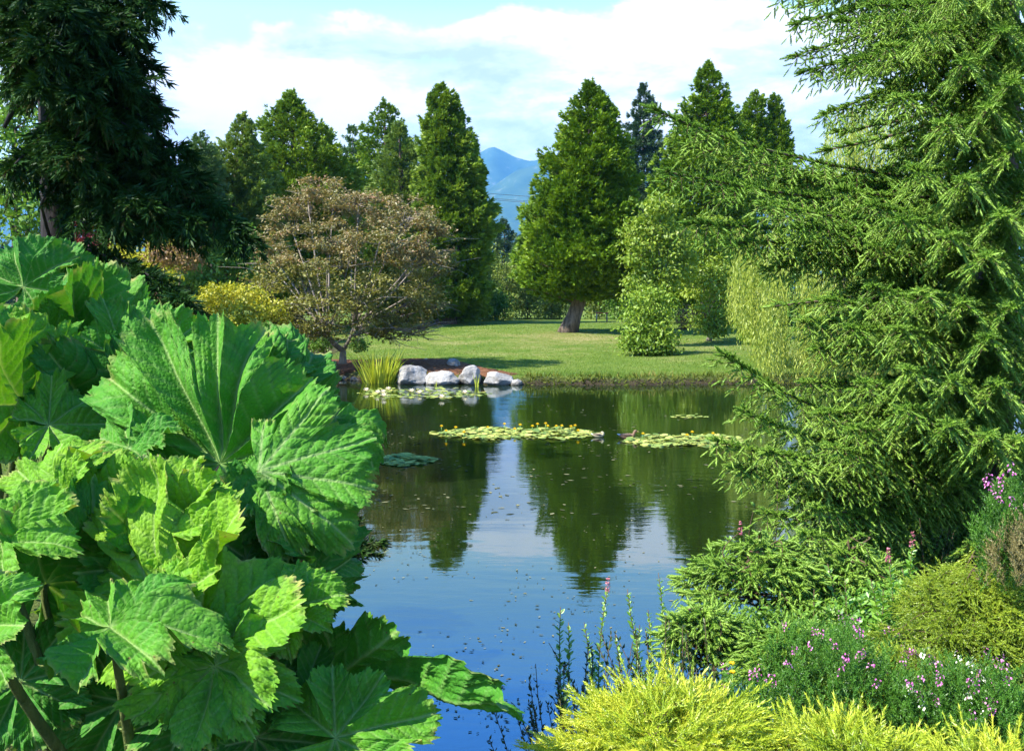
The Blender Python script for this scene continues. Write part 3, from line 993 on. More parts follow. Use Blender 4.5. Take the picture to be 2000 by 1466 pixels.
G1 = 'tall conifers beyond the lawn'
conifer('sequoia_tree', 'broad cone shaped sequoia with a leaning trunk in the middle of the lawn', 1140, 60,
        [(164, 2, 1150), (185, 16, 1151), (215, 34, 1150), (265, 52, 1150), (330, 80, 1148), (400, 96, 1143), (470, 112, 1140), (530, 122, 1133), (565, 112, 1135), (592, 70, 1135)], 101,
        M['sequoia'], .62, 900, 22, .38, .16, base=(1108,), trunk_r=.46, bark_m='bark_red', group=G1)
conifer('sequoia_tree', 'tall slim sequoia left of the blue mountain gap', 868, 75,
        [(166, 2, 866), (185, 18, 866), (230, 34, 870), (290, 48, 876), (360, 62, 884), (430, 68, 890), (500, 66, 886), (570, 70, 880), (620, 60, 880)], 102,
        M['sequoia_light'], .75, 760, 20, .3, .16, base=(871,), trunk_r=.62, bark_m='bark_red', group=G1)
conifer('sequoia_tree', 'wide bright green sequoia with a blunt double top at the left of the row', 580, 70,
        [(178, 2, 576), (205, 16, 578), (235, 36, 578), (275, 60, 580), (320, 84, 582), (380, 106, 582), (450, 122, 575), (540, 130, 575), (610, 110, 575)], 103,
        M['sequoia_light'], .74, 800, 20, .35, .14, trunk_r=.6, group=G1, lump=.35)
conifer('sequoia_tree', 'dark narrow topped sequoia behind a paler lower one', 757, 92,
        [(199, 2, 757), (225, 20, 755), (262, 38, 757), (310, 52, 757), (380, 70, 757), (470, 84, 757), (600, 90, 757)], 104,
        M['sequoia'], .8, 460, 18, .35, .12, trunk_r=.5, group=G1)
conifer('cypress_tree', 'pale olive cypress standing in front of the dark narrow topped sequoia', 785, 80,
        [(240, 2, 783), (262, 14, 783), (300, 32, 785), (360, 54, 788), (430, 72, 788), (520, 84, 786), (620, 80, 786)], 105,
        M['cypress'], .7, 520, 18, .4, .10, trunk_r=.45, group=G1)
conifer('cypress_tree', 'pale loose topped cypress at the left end of the row beside the dark conifer', 478, 62,
        [(222, 2, 485), (240, 10, 485), (275, 26, 480), (320, 52, 470), (390, 74, 465), (470, 84, 460), (600, 84, 460)], 106,
        M['cypress'], .56, 520, 18, .45, .08, trunk_r=.35, group=G1, lump=.4)
conifer('cypress_tree', 'small thin grey green cypress top peeping past the dark conifer', 402, 58,
        [(262, 2, 402), (280, 14, 402), (310, 28, 402), (360, 38, 405), (450, 52, 405), (600, 60, 405)], 107,
        M['grey_conifer'], .5, 360, 16, .45, .06, trunk_r=.3, group=G1, lump=.4)
conifer('cypress_tree', 'thin grey green cypress seen between two bright sequoias', 694, 108,
        [(248, 2, 694), (268, 14, 694), (300, 26, 694), (350, 34, 694), (440, 48, 694), (600, 60, 694)], 108,
        M['grey_conifer'], .85, 300, 16, .4, .08, trunk_r=.35, group=G1, lump=.4)
conifer('sequoia_tree', 'tallest pointed sequoia at the right of the row above the spruce branch', 1372, 76,
        [(125, 2, 1376), (150, 16, 1376), (185, 34, 1374), (240, 54, 1374), (310, 74, 1372), (390, 88, 1370), (480, 96, 1368), (600, 96, 1368)], 109,
        M['sequoia'], .75, 700, 20, .38, .14, trunk_r=.6, group=G1)
conifer('sequoia_tree', 'rounded shoulder conifer between the tallest sequoia and twin spires', 1425, 82,
        [(196, 3, 1415), (215, 20, 1415), (250, 34, 1418), (320, 42, 1420), (420, 50, 1420), (600, 54, 1420)], 110,
        M['sequoia'], .72, 320, 16, .4, .1, trunk_r=.4, group=G1)
conifer('cedar_spire', 'left one of twin narrow green spires right of the tallest sequoia', 1466, 80,
        [(181, 3, 1466), (196, 14, 1466), (235, 22, 1466), (300, 30, 1468), (420, 34, 1468)], 111,
        M['sequoia'], .46, 460, 17, .55, .03, trunk_r=.22, group=G1, lump=.14, trunk_top=.9)
conifer('cedar_spire', 'right one of twin narrow green spires with a dark shaded flank', 1505, 80.5,
        [(187, 3, 1502), (202, 10, 1502), (240, 18, 1504), (290, 28, 1508), (420, 32, 1508)], 112,
        M['sequoia'], .46, 460, 17, .55, .03, trunk_r=.22, group=G1, lump=.14, trunk_top=.9)
conifer('spruce_tree', 'dark blue green spruce standing far behind between two sequoias', 1252, 139,
        [(168, 2, 1252), (195, 14, 1252), (230, 30, 1252), (300, 42, 1252), (400, 52, 1252), (560, 60, 1252)], 113,
        M['far_spruce'], 1.3, 340, 18, .05, .22, trunk_r=.5, group=G1, lump=.4, tmpls=SPRAYS_FINE)
conifer('spruce_tree', 'small dark spruce low in the gap under the mountain', 985, 165,
        [(430, 2, 985), (445, 10, 985), (470, 22, 985), (510, 32, 985), (600, 36, 985)], 114,
        M['far_spruce'], 1.5, 150, 14, .05, .2, trunk_r=.4, lump=.4, tmpls=SPRAYS_FINE)
conifer('spruce_tree', 'dark distant spruce at the left foot of the broad leaning sequoia', 1022, 160,
        [(458, 2, 1022), (475, 12, 1022), (510, 24, 1022), (600, 30, 1022)], 115,
        M['far_spruce'], 1.5, 130, 14, .05, .2, trunk_r=.4, lump=.4, tmpls=SPRAYS_FINE)

def broadleaf(name, label, lumps, mat, seed, leaf, n, trunk_px=None, Y=None, trunk_r=.12, cat='tree', bark_m='bark', group=None, limbs=True,
              up=.5, shell=.55, tmpl=None, base_z=None, mats=None, clump=0, stems=1, parts=('crown', 'trunk', 'limbs')):
    """lumps: (px, py, Y, rx_px, ry_px[, depth factor]) crown clumps in photo pixels at their distance"""
    rng = np.random.default_rng(seed)
    L = []
    for l in lumps:
        c = at(l[0], l[1], l[2])
        k = l[2] / FPX
        L.append((c, np.array([l[3] * k, l[3] * k * (l[5] if len(l) > 5 else .8), l[4] * k])))
    if trunk_px is None:
        tx, Yt = L[0][0][0], L[0][0][1]
    else:
        Yt = Y if Y else L[0][0][1]
        tx = (trunk_px - 1000) / FPX * Yt
    z0 = gz(tx, Yt) if base_z is None else base_z
    root = thing(name, label, cat, (tx, Yt, z0), group)
    vol = np.array([(r[0] * r[2] + r[0] * r[1]) for _, r in L])
    cnt = np.maximum(20, (n * vol / vol.sum())).astype(int)
    s = Soup()
    for (c, r), m in zip(L, cnt):
        if clump:      # leaves gathered in small sprays inside the lump
            kc = max(4, m // clump)
            dc = rdirs(rng, kc)
            rc = 1 - rng.random(kc) ** 1.5 * shell
            cc = c + dc * r * rc[:, None] * (1 + .12 * rng.normal(size=(kc, 1)))
            pick = rng.integers(0, kc, m)
            p = cc[pick] + rng.normal(size=(m, 3)) * leaf * np.array([1.5, 1.5, .55])
            d = dc[pick] * .7 + rdirs(rng, m) * .9
        else:
            dd = rdirs(rng, m)
            rad = 1 - rng.random(m) ** 1.6 * shell
            p = c + dd * r * rad[:, None] * (1 + .10 * rng.normal(size=(m, 1)))
            d = dd * .6 + rdirs(rng, m)
        p[:, 2] = np.maximum(p[:, 2], z0 + .03)
        nrmv = np.column_stack([d[:, 0] * .5, d[:, 1] * .5, np.abs(d[:, 2]) + up]) + rng.normal(size=(m, 3)) * .45
        dirv = rdirs(rng, m) * .8 + np.array([0, 0, -.35])
        scatter(s, [tmpl or kite(.55, .1)], p, dirv, nrmv, leaf * rng.uniform(.6, 1.35, m), np.clip(rng.normal(.5, .26, m), 0, 1), rng)
    s.build(parts[0], mat, root)
    if limbs:
        t = Soup()
        for st in range(stems):
            foot = np.array([tx + (st - (stems - 1) / 2) * trunk_r * 2.2, Yt, z0 - .05])
            fork = foot + np.array([(st - (stems - 1) / 2) * trunk_r * 4, 0, 0]) + (np.mean([c for c, _ in L], 0) - foot) * .33
            t.tube([foot, foot * .7 + fork * .3 + [trunk_r * .2, 0, 0], fork], [trunk_r * 1.5, trunk_r, trunk_r * .8], 9)
        for i, (c, r) in enumerate(L):
            mid = fork * .45 + c * .55 + np.array([0, 0, .15 * r[2]])
            t.tube([fork, mid, c], [trunk_r * .6, trunk_r * .38, trunk_r * .16], 6)
            for _ in range(5):
                e = c + rdirs(rng, 1)[0] * r * .85
                e[2] = max(e[2], c[2] - .2 * r[2])
                t.tube([c, (c + e) / 2 + rng.normal(size=3) * .08 * r, e], [trunk_r * .16, trunk_r * .1, trunk_r * .03], 5)
        t.build(parts[1], M[bark_m], root, True)
    return root

# bronze Japanese maple by the mulch bed
def maple():
    rng = np.random.default_rng(130)
    Y = 37.5
    tx = (668 - 1000) / FPX * Y
    z0 = gz(tx, Y)
    root = thing('maple_tree', 'wide bronze and olive leaved maple with pale twigs beside the mulch bed', 'maple', (tx, Y, z0))
    k = Y / FPX
    foot = np.array([tx, Y, z0])
    t = Soup()
    br = []
    f1 = at(640, 655, Y - .3); f2 = at(690, 640, Y); f0 = at(670, 685, Y)
    t.tube([foot + [0, 0, -.1], foot + [.01, 0, .12], f0], [.24, .15, .12], 10)
    t.tube([f0, (f0 + f1) / 2 + [-.05, 0, -.03], f1], [.11, .10, .085], 8)
    t.tube([f0, (f0 + f2) / 2 + [.05, 0, 0], f2], [.085, .06, .05], 8)
    # boughs fan out as umbrella tiers
    tips = []
    spec = [(510, 560, -1.5), (520, 480, .5), (560, 420, 1.2), (600, 385, .2), (580, 520, -2.2), (650, 400, 1.6), (700, 400, -.4), (640, 470, -2.0), (760, 410, .8), (800, 425, -.8), (850, 455, .3), (830, 500, -1.6), (760, 480, -2.4), (720, 560, -2.6), (800, 590, -1.0), (820, 560, 1.0), (560, 600, -1.2), (620, 590, -2.6), (680, 520, -2.9), (740, 620, -1.2), (530, 520, 1.6), (690, 460, 2.4), (790, 540, 2.0), (600, 560, 2.2), (525, 615, -1), (850, 600, -.5), (830, 640, -1.4), (770, 640, -2.2), (570, 640, -1.8), (870, 520, .8), (640, 630, -2.8), (700, 590, -3), (600, 655, -2), (700, 655, -3), (770, 662, -1.6), (540, 655, -1), (825, 655, -.6)]
    cents = []
    for (px, py, dy) in spec:
        c = at(px, py, Y + dy)
        st = f1 if px < 690 else f2
        mid = st * .5 + c * .5 + np.array([0, 0, -.06]) + rng.normal(size=3) * .08
        t.tube([st, st * .75 + mid * .25, mid, c], [.055, .045, .034, .014], 6)
        cents.append((c, st))
        for _ in range(17):
            e = c + np.array([rng.normal() * .62, rng.normal() * .6, rng.normal() * .26 + .10])
            q = (c + e) / 2 + rng.normal(size=3) * .07
            a = mid * .3 + c * .7 if rng.random() < .5 else c
            t.tube([a, q, e], [.014, .010, .004], 4)
            tips.append(e)
    t.build('trunk', M['bark_pale'], root, True)
    # leaves: tiers of small drooping leaves, bronze above and olive below
    for nm, hi in (('upper_crown', True), ('lower_crown', False)):
        s = Soup()
        P = []
        m = 26000
        cc = np.array([c for c, _ in cents])
        tp = np.array(tips)
        split = at(690, 520, Y)[2]
        sel = tp[tp[:, 2] > split] if hi else tp[tp[:, 2] <= split + .15]
        base = sel[rng.integers(0, len(sel), m)]
        p = base + rng.normal(size=(m, 3)) * np.array([.19, .19, .085])
        # keep the outline: an uneven umbrella
        q = (p - at(680, 512, Y)) / np.array([208 * k, 4.2, 176 * k])
        rr = np.linalg.norm(q, axis=1)
        ok = rr < 1.0 + .06 * rng.normal(size=m)
        p = p[ok]
        m = len(p)
        d = rdirs(rng, m); d[:, 2] = d[:, 2] * .5 - .35
        up = rdirs(rng, m) * .8 + np.array([0, 0, 1.0])
        scatter(s, [kite(.6, .12)], p, d, up, .115 * rng.uniform(.6, 1.4, m), np.clip(rng.normal(.5, .28, m), 0, 1), rng)
        s.build(nm, M['maple'] if hi else M['maple_low'], root)
maple()

# weeping willow
def willow():
    rng = np.random.default_rng(140)
    Y = 40.0
    tx = (1640 - 1000) / FPX * Y
    z0 = gz(tx, Y)
    root = thing('willow_tree', 'pale yellow green weeping willow trailing curtains into the pond behind the spruce', 'willow', (tx, Y, z0))
    k = Y / FPX
    t = Soup()
    foot = np.array([tx, Y, z0 - .1])
    fork = at(1645, 520, Y)
    t.tube([foot, (foot + fork) / 2 + [.1, 0, 0], fork], [.55, .38, .33], 10)
    ends = []
    for i in range(20):
        px = rng.uniform(1440, 1800); dy = rng.uniform(-4.2, 4)
        topy = 40 + np.interp(px, [1420, 1470, 1560, 1620, 1660, 1720, 1800], [445, 420, 355, 270, 245, 230, 240]) + abs(dy) * 14
        e = at(px, topy, Y + dy)
        mid = fork * .5 + e * .5 + np.array([0, 0, .4])
        t.tube([fork, mid, e], [.09, .04, .006], 6)
        ends.append(e)
    for px, py, dy in ((1530, 440, -4.5), (1580, 420, -4.8), (1500, 450, -3.5), (1620, 400, -4)):
        e = at(px, py, Y + dy)
        t.tube([fork, fork * .5 + e * .5 + np.array([0, 0, .5]), e], [.09, .05, .01], 6)
    t.build('trunk', M['bark'], root, True)
    s = Soup()
    st = Soup()
    P, D, U, S = [], [], [], []
    n = 2500
    CL = [(rng.uniform(1425, 1830), rng.normal() * 2.3) for _ in range(75)] + [(rng.uniform(1575, 1780), rng.normal() * 2.3) for _ in range(40)]
    for i in range(n):
        cl = CL[rng.integers(0, 60)] if i < 1500 else CL[rng.integers(60, len(CL))]
        px = np.clip(cl[0] + rng.normal() * 5, 1422, 1830)
        dy = cl[1] + rng.normal() * .25 - 4.2 * np.interp(px, [1470, 1500, 1620, 1660], [0, 1, 1, 0]) * (i % 3 > 0)
        env = np.interp(px, [1420, 1440, 1480, 1560, 1600, 1625, 1660, 1720, 1830], [452, 440, 430, 352, 300, 222, 203, 190, 220])
        bot = np.interp(px, [1420, 1445, 1480, 1500, 1520, 1560, 1640, 1830], [585, 625, 690, 735, 762, 758, 745, 735])
        a = at(px, env + rng.random() ** (1.5 if i < 1500 else 2.5) * (bot - env) * .75 + 4, Y + dy)
        zb = max(at(px, bot + rng.normal() * 14, Y + dy)[2], 0.03)
        L = min(a[2] - zb, rng.uniform(1.0, 4.6))
        if L < .15: continue
        if rng.random() < .45: a[2] = zb + L
        sway = rng.normal(size=2) * .06
        m = int(L / .085) + 2
        f = np.linspace(0, 1, m)
        arch = rng.uniform(.05, .3)
        aa = rng.uniform(0, 6.28)
        pts = np.column_stack([a[0] + sway[0] * f * L + arch * math.cos(aa) * np.sqrt(f), a[1] + sway[1] * f * L + arch * math.sin(aa) * np.sqrt(f), a[2] - f * L])
        P.append(pts + rng.normal(size=(m, 3)) * .035)
        dd = np.column_stack([rng.normal(size=m) * .28, rng.normal(size=m) * .28, -np.ones(m)])
        D.append(dd)
        S.append(rng.uniform(.12, .2, m))
        U.append(np.full(m, np.clip(rng.normal(.5, .2), 0, 1)) + rng.normal(size=m) * .12)
    P, D, S, U = map(np.concatenate, (P, D, S, U))
    scatter(s, [kite(.24, .04)], P, D, rdirs(rng, len(P)), S, np.clip(U, 0, 1), rng)
    s.build('hanging_foliage', M['willow'], root)
willow()

# pale drooping trees on the right of the lawn
broadleaf('katsura_tree', 'pale green drooping tree reaching down to a round bush on the lawn', [(1290, 405, 50, 26, 26), (1270, 450, 50, 36, 40), (1310, 470, 50.5, 40, 34), (1250, 500, 49.5, 30, 40), (1290, 530, 50, 34, 44), (1262, 560, 49.5, 32, 36), (1330, 520, 51, 30, 36), (1240, 455, 50, 18, 22)],
          M['katsura'], 151, .20, 9000, 1285, 50, .12, 'tree', 'bark_pale', clump=22)
broadleaf('katsura_tree', 'pale green drooping tree with hanging skirts left of the willow', [(1385, 450, 54, 42, 30), (1360, 490, 54, 44, 40), (1410, 505, 54, 36, 40), (1385, 550, 53, 44, 46), (1430, 560, 54, 22, 34), (1380, 610, 52.5, 32, 40), (1400, 640, 52.5, 24, 22), (1345, 545, 54, 26, 36), (1430, 620, 53, 16, 24)],
          M['katsura'], 152, .20, 10000, 1385, 54, .13, 'tree', 'bark_pale', clump=22)
broadleaf('round_bush', 'light green leafy bush standing alone on the lawn in front of trees', [(1268, 600, 45, 42, 38), (1250, 640, 44.6, 32, 40), (1285, 645, 44.8, 36, 44), (1262, 668, 44.3, 40, 26), (1300, 672, 44.6, 24, 24), (1240, 672, 44.2, 20, 20)],
          M['bush_light'], 153, .17, 8500, 1270, 45, .06, 'bush', clump=16)
broadleaf('low_shrub', 'low olive shrub on the lawn under the willow edge', [(1470, 655, 44, 26, 18), (1490, 672, 43.5, 20, 14)], M['bush'], 154, .14, 1400, 1478, 44, .03, 'shrub')
broadleaf('copper_shrub', 'small orange brown shrub in the shade between the pale drooping trees', [(1338, 622, 64, 20, 26)], M['rust'], 155, .16, 900, 1338, 64, .04, 'shrub')

# hedge and thicket along the back of the lawn
rng = np.random.default_rng(160)
hs_ = [(935, 560, 84, 40, 70, 'hedge', 'olive green thicket bush right of the slim sequoia trunk'), (905, 590, 80, 30, 46, 'bush', 'dense dark green bush hiding the foot of the slim sequoia'),
       (985, 570, 90, 36, 66, 'hedge', 'yellowish thicket bush in the gap under the mountain'), (968, 600, 86, 22, 34, 'bush', 'bright low green bush at the back edge of the lawn'),
       (1030, 575, 92, 34, 62, 'hedge', 'sparse yellow olive thicket bush left of the leaning trunk'), (1075, 585, 94, 36, 52, 'hedge', 'pale olive thicket bush directly behind the leaning trunk'),
       (1170, 590, 94, 40, 46, 'hedge', 'shaded olive thicket bush right of the leaning trunk'), (1215, 585, 90, 36, 52, 'bush', 'dark leafy thicket bush behind the red table'),
       (830, 590, 86, 46, 46, 'bush', 'dark green bush behind the bronze maple'), (760, 590, 84, 50, 50, 'bush', 'green bush far behind the middle of the bronze maple'),
       (1300, 590, 88, 50, 60, 'bush', 'dark bush in shade behind the pale drooping trees'), (1450, 580, 70, 50, 70, 'bush', 'dark tall bush in deep shade left of the willow'),
       (1540, 570, 72, 60, 80, 'bush', 'dark bush behind the willow curtain'), (950, 520, 100, 26, 40, 'hedge', 'taller pale thicket tree under the distant spruces')]
for i, (px, py, Y, rx, ry, mt, lab) in enumerate(hs_):
    L = [(px, py, Y, rx, ry)]
    for j in range(5):
        L.append((px + rng.uniform(-.7, .7) * rx, py + rng.uniform(-.6, .7) * ry, Y + rng.uniform(-1, 1), rx * rng.uniform(.4, .6), ry * rng.uniform(.35, .55)))
    broadleaf('thicket_bush', lab, L, M[mt], 170 + i, .26, 3200, px, Y, .08, 'bush', group='bushes along the back of the lawn', clump=10)

# far woodland closing the view behind everything
def woodland():
    rng = np.random.default_rng(180)
    s = Soup()
    n = 230
    for i in range(n):
        x = rng.uniform(-330, 330); y = rng.uniform(190, 240)
        if abs(x) < 12 and rng.random() < .5: pass
        h = rng.uniform(7, 12) + (2 if abs(x) > 20 else 0)
        r = h * .33
        m = 150
        f = rng.random(m)
        a = rng.uniform(0, 6.283, m)
        rr = r * np.sqrt(1 - f) * (.75 + .25 * rng.random(m))
        P = np.column_stack([x + rr * np.cos(a), y + rr * np.sin(a), -.3 + h * f])
        D = np.column_stack([np.cos(a), np.sin(a), np.full(m, .3)]) + rng.normal(size=(m, 3)) * .4
        scatter(s, SPRAYS, P, D, (0, 0, 1.0), 2.2, rng.random(m), rng, .6)
    o = s.build('woodland', M['far_spruce'])
    tag(o, 'distant dark wood behind the garden trees', 'woodland', None, 'stuff')
woodland()

# left background, seen under and past the dark conifer
broadleaf('yellow_maple', 'low yellow green maple in front of the bronze maple, above the gunnera', [(450, 575, 33, 66, 24), (400, 600, 32.5, 60, 26), (470, 605, 32.5, 62, 26), (350, 610, 32, 40, 24), (520, 600, 34, 34, 30), (430, 628, 32, 70, 18), (540, 630, 34, 28, 22)],
          M['yellow_maple'], 190, .12, 9000, 535, 34, .10, 'maple', 'bark_dark', clump=20)
broadleaf('yellow_shrub', 'yellow green shrub lit through the gap under the dark conifer boughs', [(300, 510, 34, 50, 26), (250, 520, 35, 44, 28), (330, 480, 36, 40, 20), (310, 540, 33, 30, 18), (215, 500, 36, 30, 24)], M['yellow_maple'], 191, .13, 4500, 290, 34, .06, 'shrub', clump=14)
broadleaf('rust_shrub', 'reddish brown twiggy shrub left of the bronze maple', [(320, 498, 31, 36, 24), (360, 500, 31, 34, 26), (300, 592, 27, 40, 26), (270, 575, 27, 30, 20)], M['rust'], 192, .10, 3600, 330, 31, .05, 'shrub', clump=14)
broadleaf('red_maple', 'small dark red maple seen beside the dark conifer trunk', [(160, 445, 30, 22, 26), (172, 470, 30, 20, 22), (145, 480, 30, 20, 22)], M['red_maple'], 193, .11, 1500, 160, 30, .05, 'maple', clump=10)
broadleaf('garden_tree', 'sunlit light green tree behind the dark conifer at the left edge', [(30, 250, 46, 60, 60), (70, 330, 45, 60, 50), (10, 350, 45, 60, 60), (60, 420, 44, 70, 60), (20, 180, 47, 40, 40)], M['bush'], 194, .28, 5200, 40, 46, .25, 'tree', clump=16)
broadleaf('garden_tree', 'sunlit light green tree seen through gaps under the dark boughs', [(250, 430, 48, 70, 50), (300, 400, 50, 60, 50), (210, 470, 47, 50, 50), (330, 450, 48, 50, 44)], M['bush'], 195, .26, 5200, 270, 48, .2, 'tree', clump=16)
broadleaf('garden_tree', 'green tree between the pale cypress and the bronze maple', [(440, 470, 52, 60, 50), (480, 500, 52, 50, 50), (420, 530, 51, 60, 50)], M['bush'], 196, .24, 5200, 440, 52, .25, 'tree', clump=16)
broadleaf('leafy_shrub', 'low green shrub at the left foot of the bronze maple', [(625, 668, 39, 26, 22), (600, 672, 39.5, 20, 16), (700, 672, 41, 20, 14)], M['bush'], 197, .13, 1500, 622, 39, .03, 'shrub')
broadleaf('tan_shrub', 'tan dry shrub at the rear of the mulch bed', [(575, 676, 38, 26, 14)], M['rust'], 198, .10, 900, 575, 38, .03, 'shrub')
#PART3
# ------------------------------------------------------------------ red table, wires
M['red_paint'] = plain('red_painted_wood', (0.55, 0.03, 0.02), .5)
M['grey_wood'] = plain('grey_weathered_wood', (0.35, 0.33, 0.28), .8)
def box(s, c, size, tint=.5):
    c = np.array(c); h = np.array(size) / 2
    V = np.array([(sx, sy, sz) for sx in (-1, 1) for sy in (-1, 1) for sz in (-1, 1)]) * h + c
    s.add(V, [(0, 1, 3, 2), (4, 6, 7, 5), (0, 4, 5, 1), (2, 3, 7, 6), (0, 2, 6, 4), (1, 5, 7, 3)], None, tint)
Yb = 80.0
xb = (1175 - 1000) / FPX * Yb
zb = gz(xb, Yb)
tb = thing('garden_table', 'small red topped garden table in shade behind the lawn', 'table', (xb, Yb, zb))
s = Soup()
for i in range(4):
    box(s, (xb, Yb - .3 + .2 * i, zb + .74), (1.0, .18, .045))
s.build('tabletop', M['red_paint'], tb)
for dx in (-.4, .4):
    for dy in (-.28, .28):
        s = Soup(); s.tube([[xb + dx * 1.1, Yb + dy, zb - .03], [xb + dx, Yb + dy, zb + .72]], [.035, .03], 6)
        s.build('leg', M['grey_wood'], tb)

M['wire'] = plain('black_cable', (0.05, 0.055, 0.06), .6)
for i, (a, b) in enumerate([((930, 376), (1060, 386)), ((930, 385), (1060, 395.5)), ((930, 388), (1060, 398))]):
    pa, pb = at(a[0], a[1], 175.0), at(b[0], b[1], 175.0)
    d = (pb - pa)
    t = np.linspace(-4, 5, 40)
    pts = pa + d * t[:, None]
    pts[:, 2] += .006 * (np.linspace(-54, 54, 40)) ** 2 * .04
    s = Soup(); s.tube(pts, .035, 5)
    tag(s.build('power_line', M['wire']), ['uppermost dark power line crossing the mountain gap', 'middle dark power line crossing the mountain gap', 'lowest dark power line crossing the mountain gap'][i], 'power line', 'power lines across the gap')

# ------------------------------------------------------------------ branch-built conifers
def sprays_along(rng, pts, L, shoots, sec_len, sec_gap, shoot_len, shoot_gap, twig, droop=.25, start=.18, flat=.35, up=np.array([0, 0, 1.0]), ang=52, hang=0, shoot_drop=.3, roof=0):
    """secondary twigs both sides of a branch axis, each set with needle shoots; with roof they hang down both sides like a ridge roof"""
    seg = np.linalg.norm(np.diff(pts, axis=0), axis=1)
    cum = np.concatenate([[0], np.cumsum(seg)])
    tot = cum[-1]
    s = start * tot
    ax = lambda q: np.array([np.interp(q, cum, pts[:, i]) for i in range(3)])
    k = 0
    while s < tot:
        p = ax(s); d = nrm(ax(min(tot, s + .05)) - ax(max(0, s - .05)))
        side = nrm(np.cross(d, up)) * (1 if k % 2 else -1)
        side0 = side
        if hang:
            ph = math.radians(rng.uniform(-12, hang))
            side = side * math.cos(ph) - nrm(np.cross(nrm(np.cross(d, up)), d)) * math.sin(ph)
        f = s / tot
        l = sec_len * (1.05 - f) ** .7 * rng.uniform(.65, 1.15) * min(1, .35 + 1.6 * f) + .5 * shoot_len
        a = math.radians(ang + rng.normal() * 9)
        rf = roof * rng.uniform(.25, 1.5)
        dd = nrm(d * math.cos(a) + side * math.sin(a) + up * rng.normal() * flat * .45 + np.array([0, 0, -.1 - rf]))
        pn = nrm(side0 * .75 + up * .65 + rng.normal(size=3) * .12) if roof else up
        n = max(2, int(l / shoot_gap))
        q = np.linspace(0.08, 1, n)
        line = p + dd * (q * l)[:, None]
        line[:, 2] -= droop * l * q ** 1.7
        if twig is not None:
            twig.tube([p, line[n // 2], line[-1]], [.0035, .0025, .0012], 3)
        tone = rng.normal() * .10
        for j in range(n):
            td = nrm(dd + np.array([0, 0, -droop * 1.3 * q[j]]))
            sd = nrm(np.cross(td, pn)) * (1 if j % 2 else -1)
            aa = math.radians(rng.uniform(36, 54))
            sh = nrm(td * math.cos(aa) + sd * math.sin(aa) + rng.normal(size=3) * .14 + np.array([0, 0, -shoot_drop]))
            if j >= n - 1: sh = td
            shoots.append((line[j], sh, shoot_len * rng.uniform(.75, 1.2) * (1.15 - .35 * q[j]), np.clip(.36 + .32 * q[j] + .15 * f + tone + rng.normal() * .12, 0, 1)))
        for j in range(5 if roof else 2):
            shoots.append((p, nrm(d * .9 + side0 * rng.normal() * .8 + rng.normal(size=3) * .25 + np.array([0, 0, .22])), shoot_len * rng.uniform(.7, 1.1), np.clip(.5 + rng.normal() * .2, 0, 1)))
        s += sec_gap * rng.uniform(.7, 1.3)
        k += 1
    for j in range(3):
        shoots.append((pts[-1] - .4 * j * shoot_len * d, nrm(d + rng.normal(size=3) * .15 * j), shoot_len * 1.2, .8))

def emit(soup, shoots, tmpls, rng, fat=1.0):
    P = np.array([a[0] for a in shoots]); D = np.array([a[1] for a in shoots])
    S = np.array([a[2] for a in shoots]); T = np.array([a[3] for a in shoots])
    scatter(soup, tmpls, P, D, rdirs(rng, len(P)), S, T, rng)

def curve(a, b, sag, n=16, rise=0.0):
    t = np.linspace(0, 1, n)
    p = a + (b - a) * t[:, None]
    L = np.linalg.norm(b - a)
    p[:, 2] += -sag * L * np.sin(t * math.pi) + rise * L * t ** 4
    return p

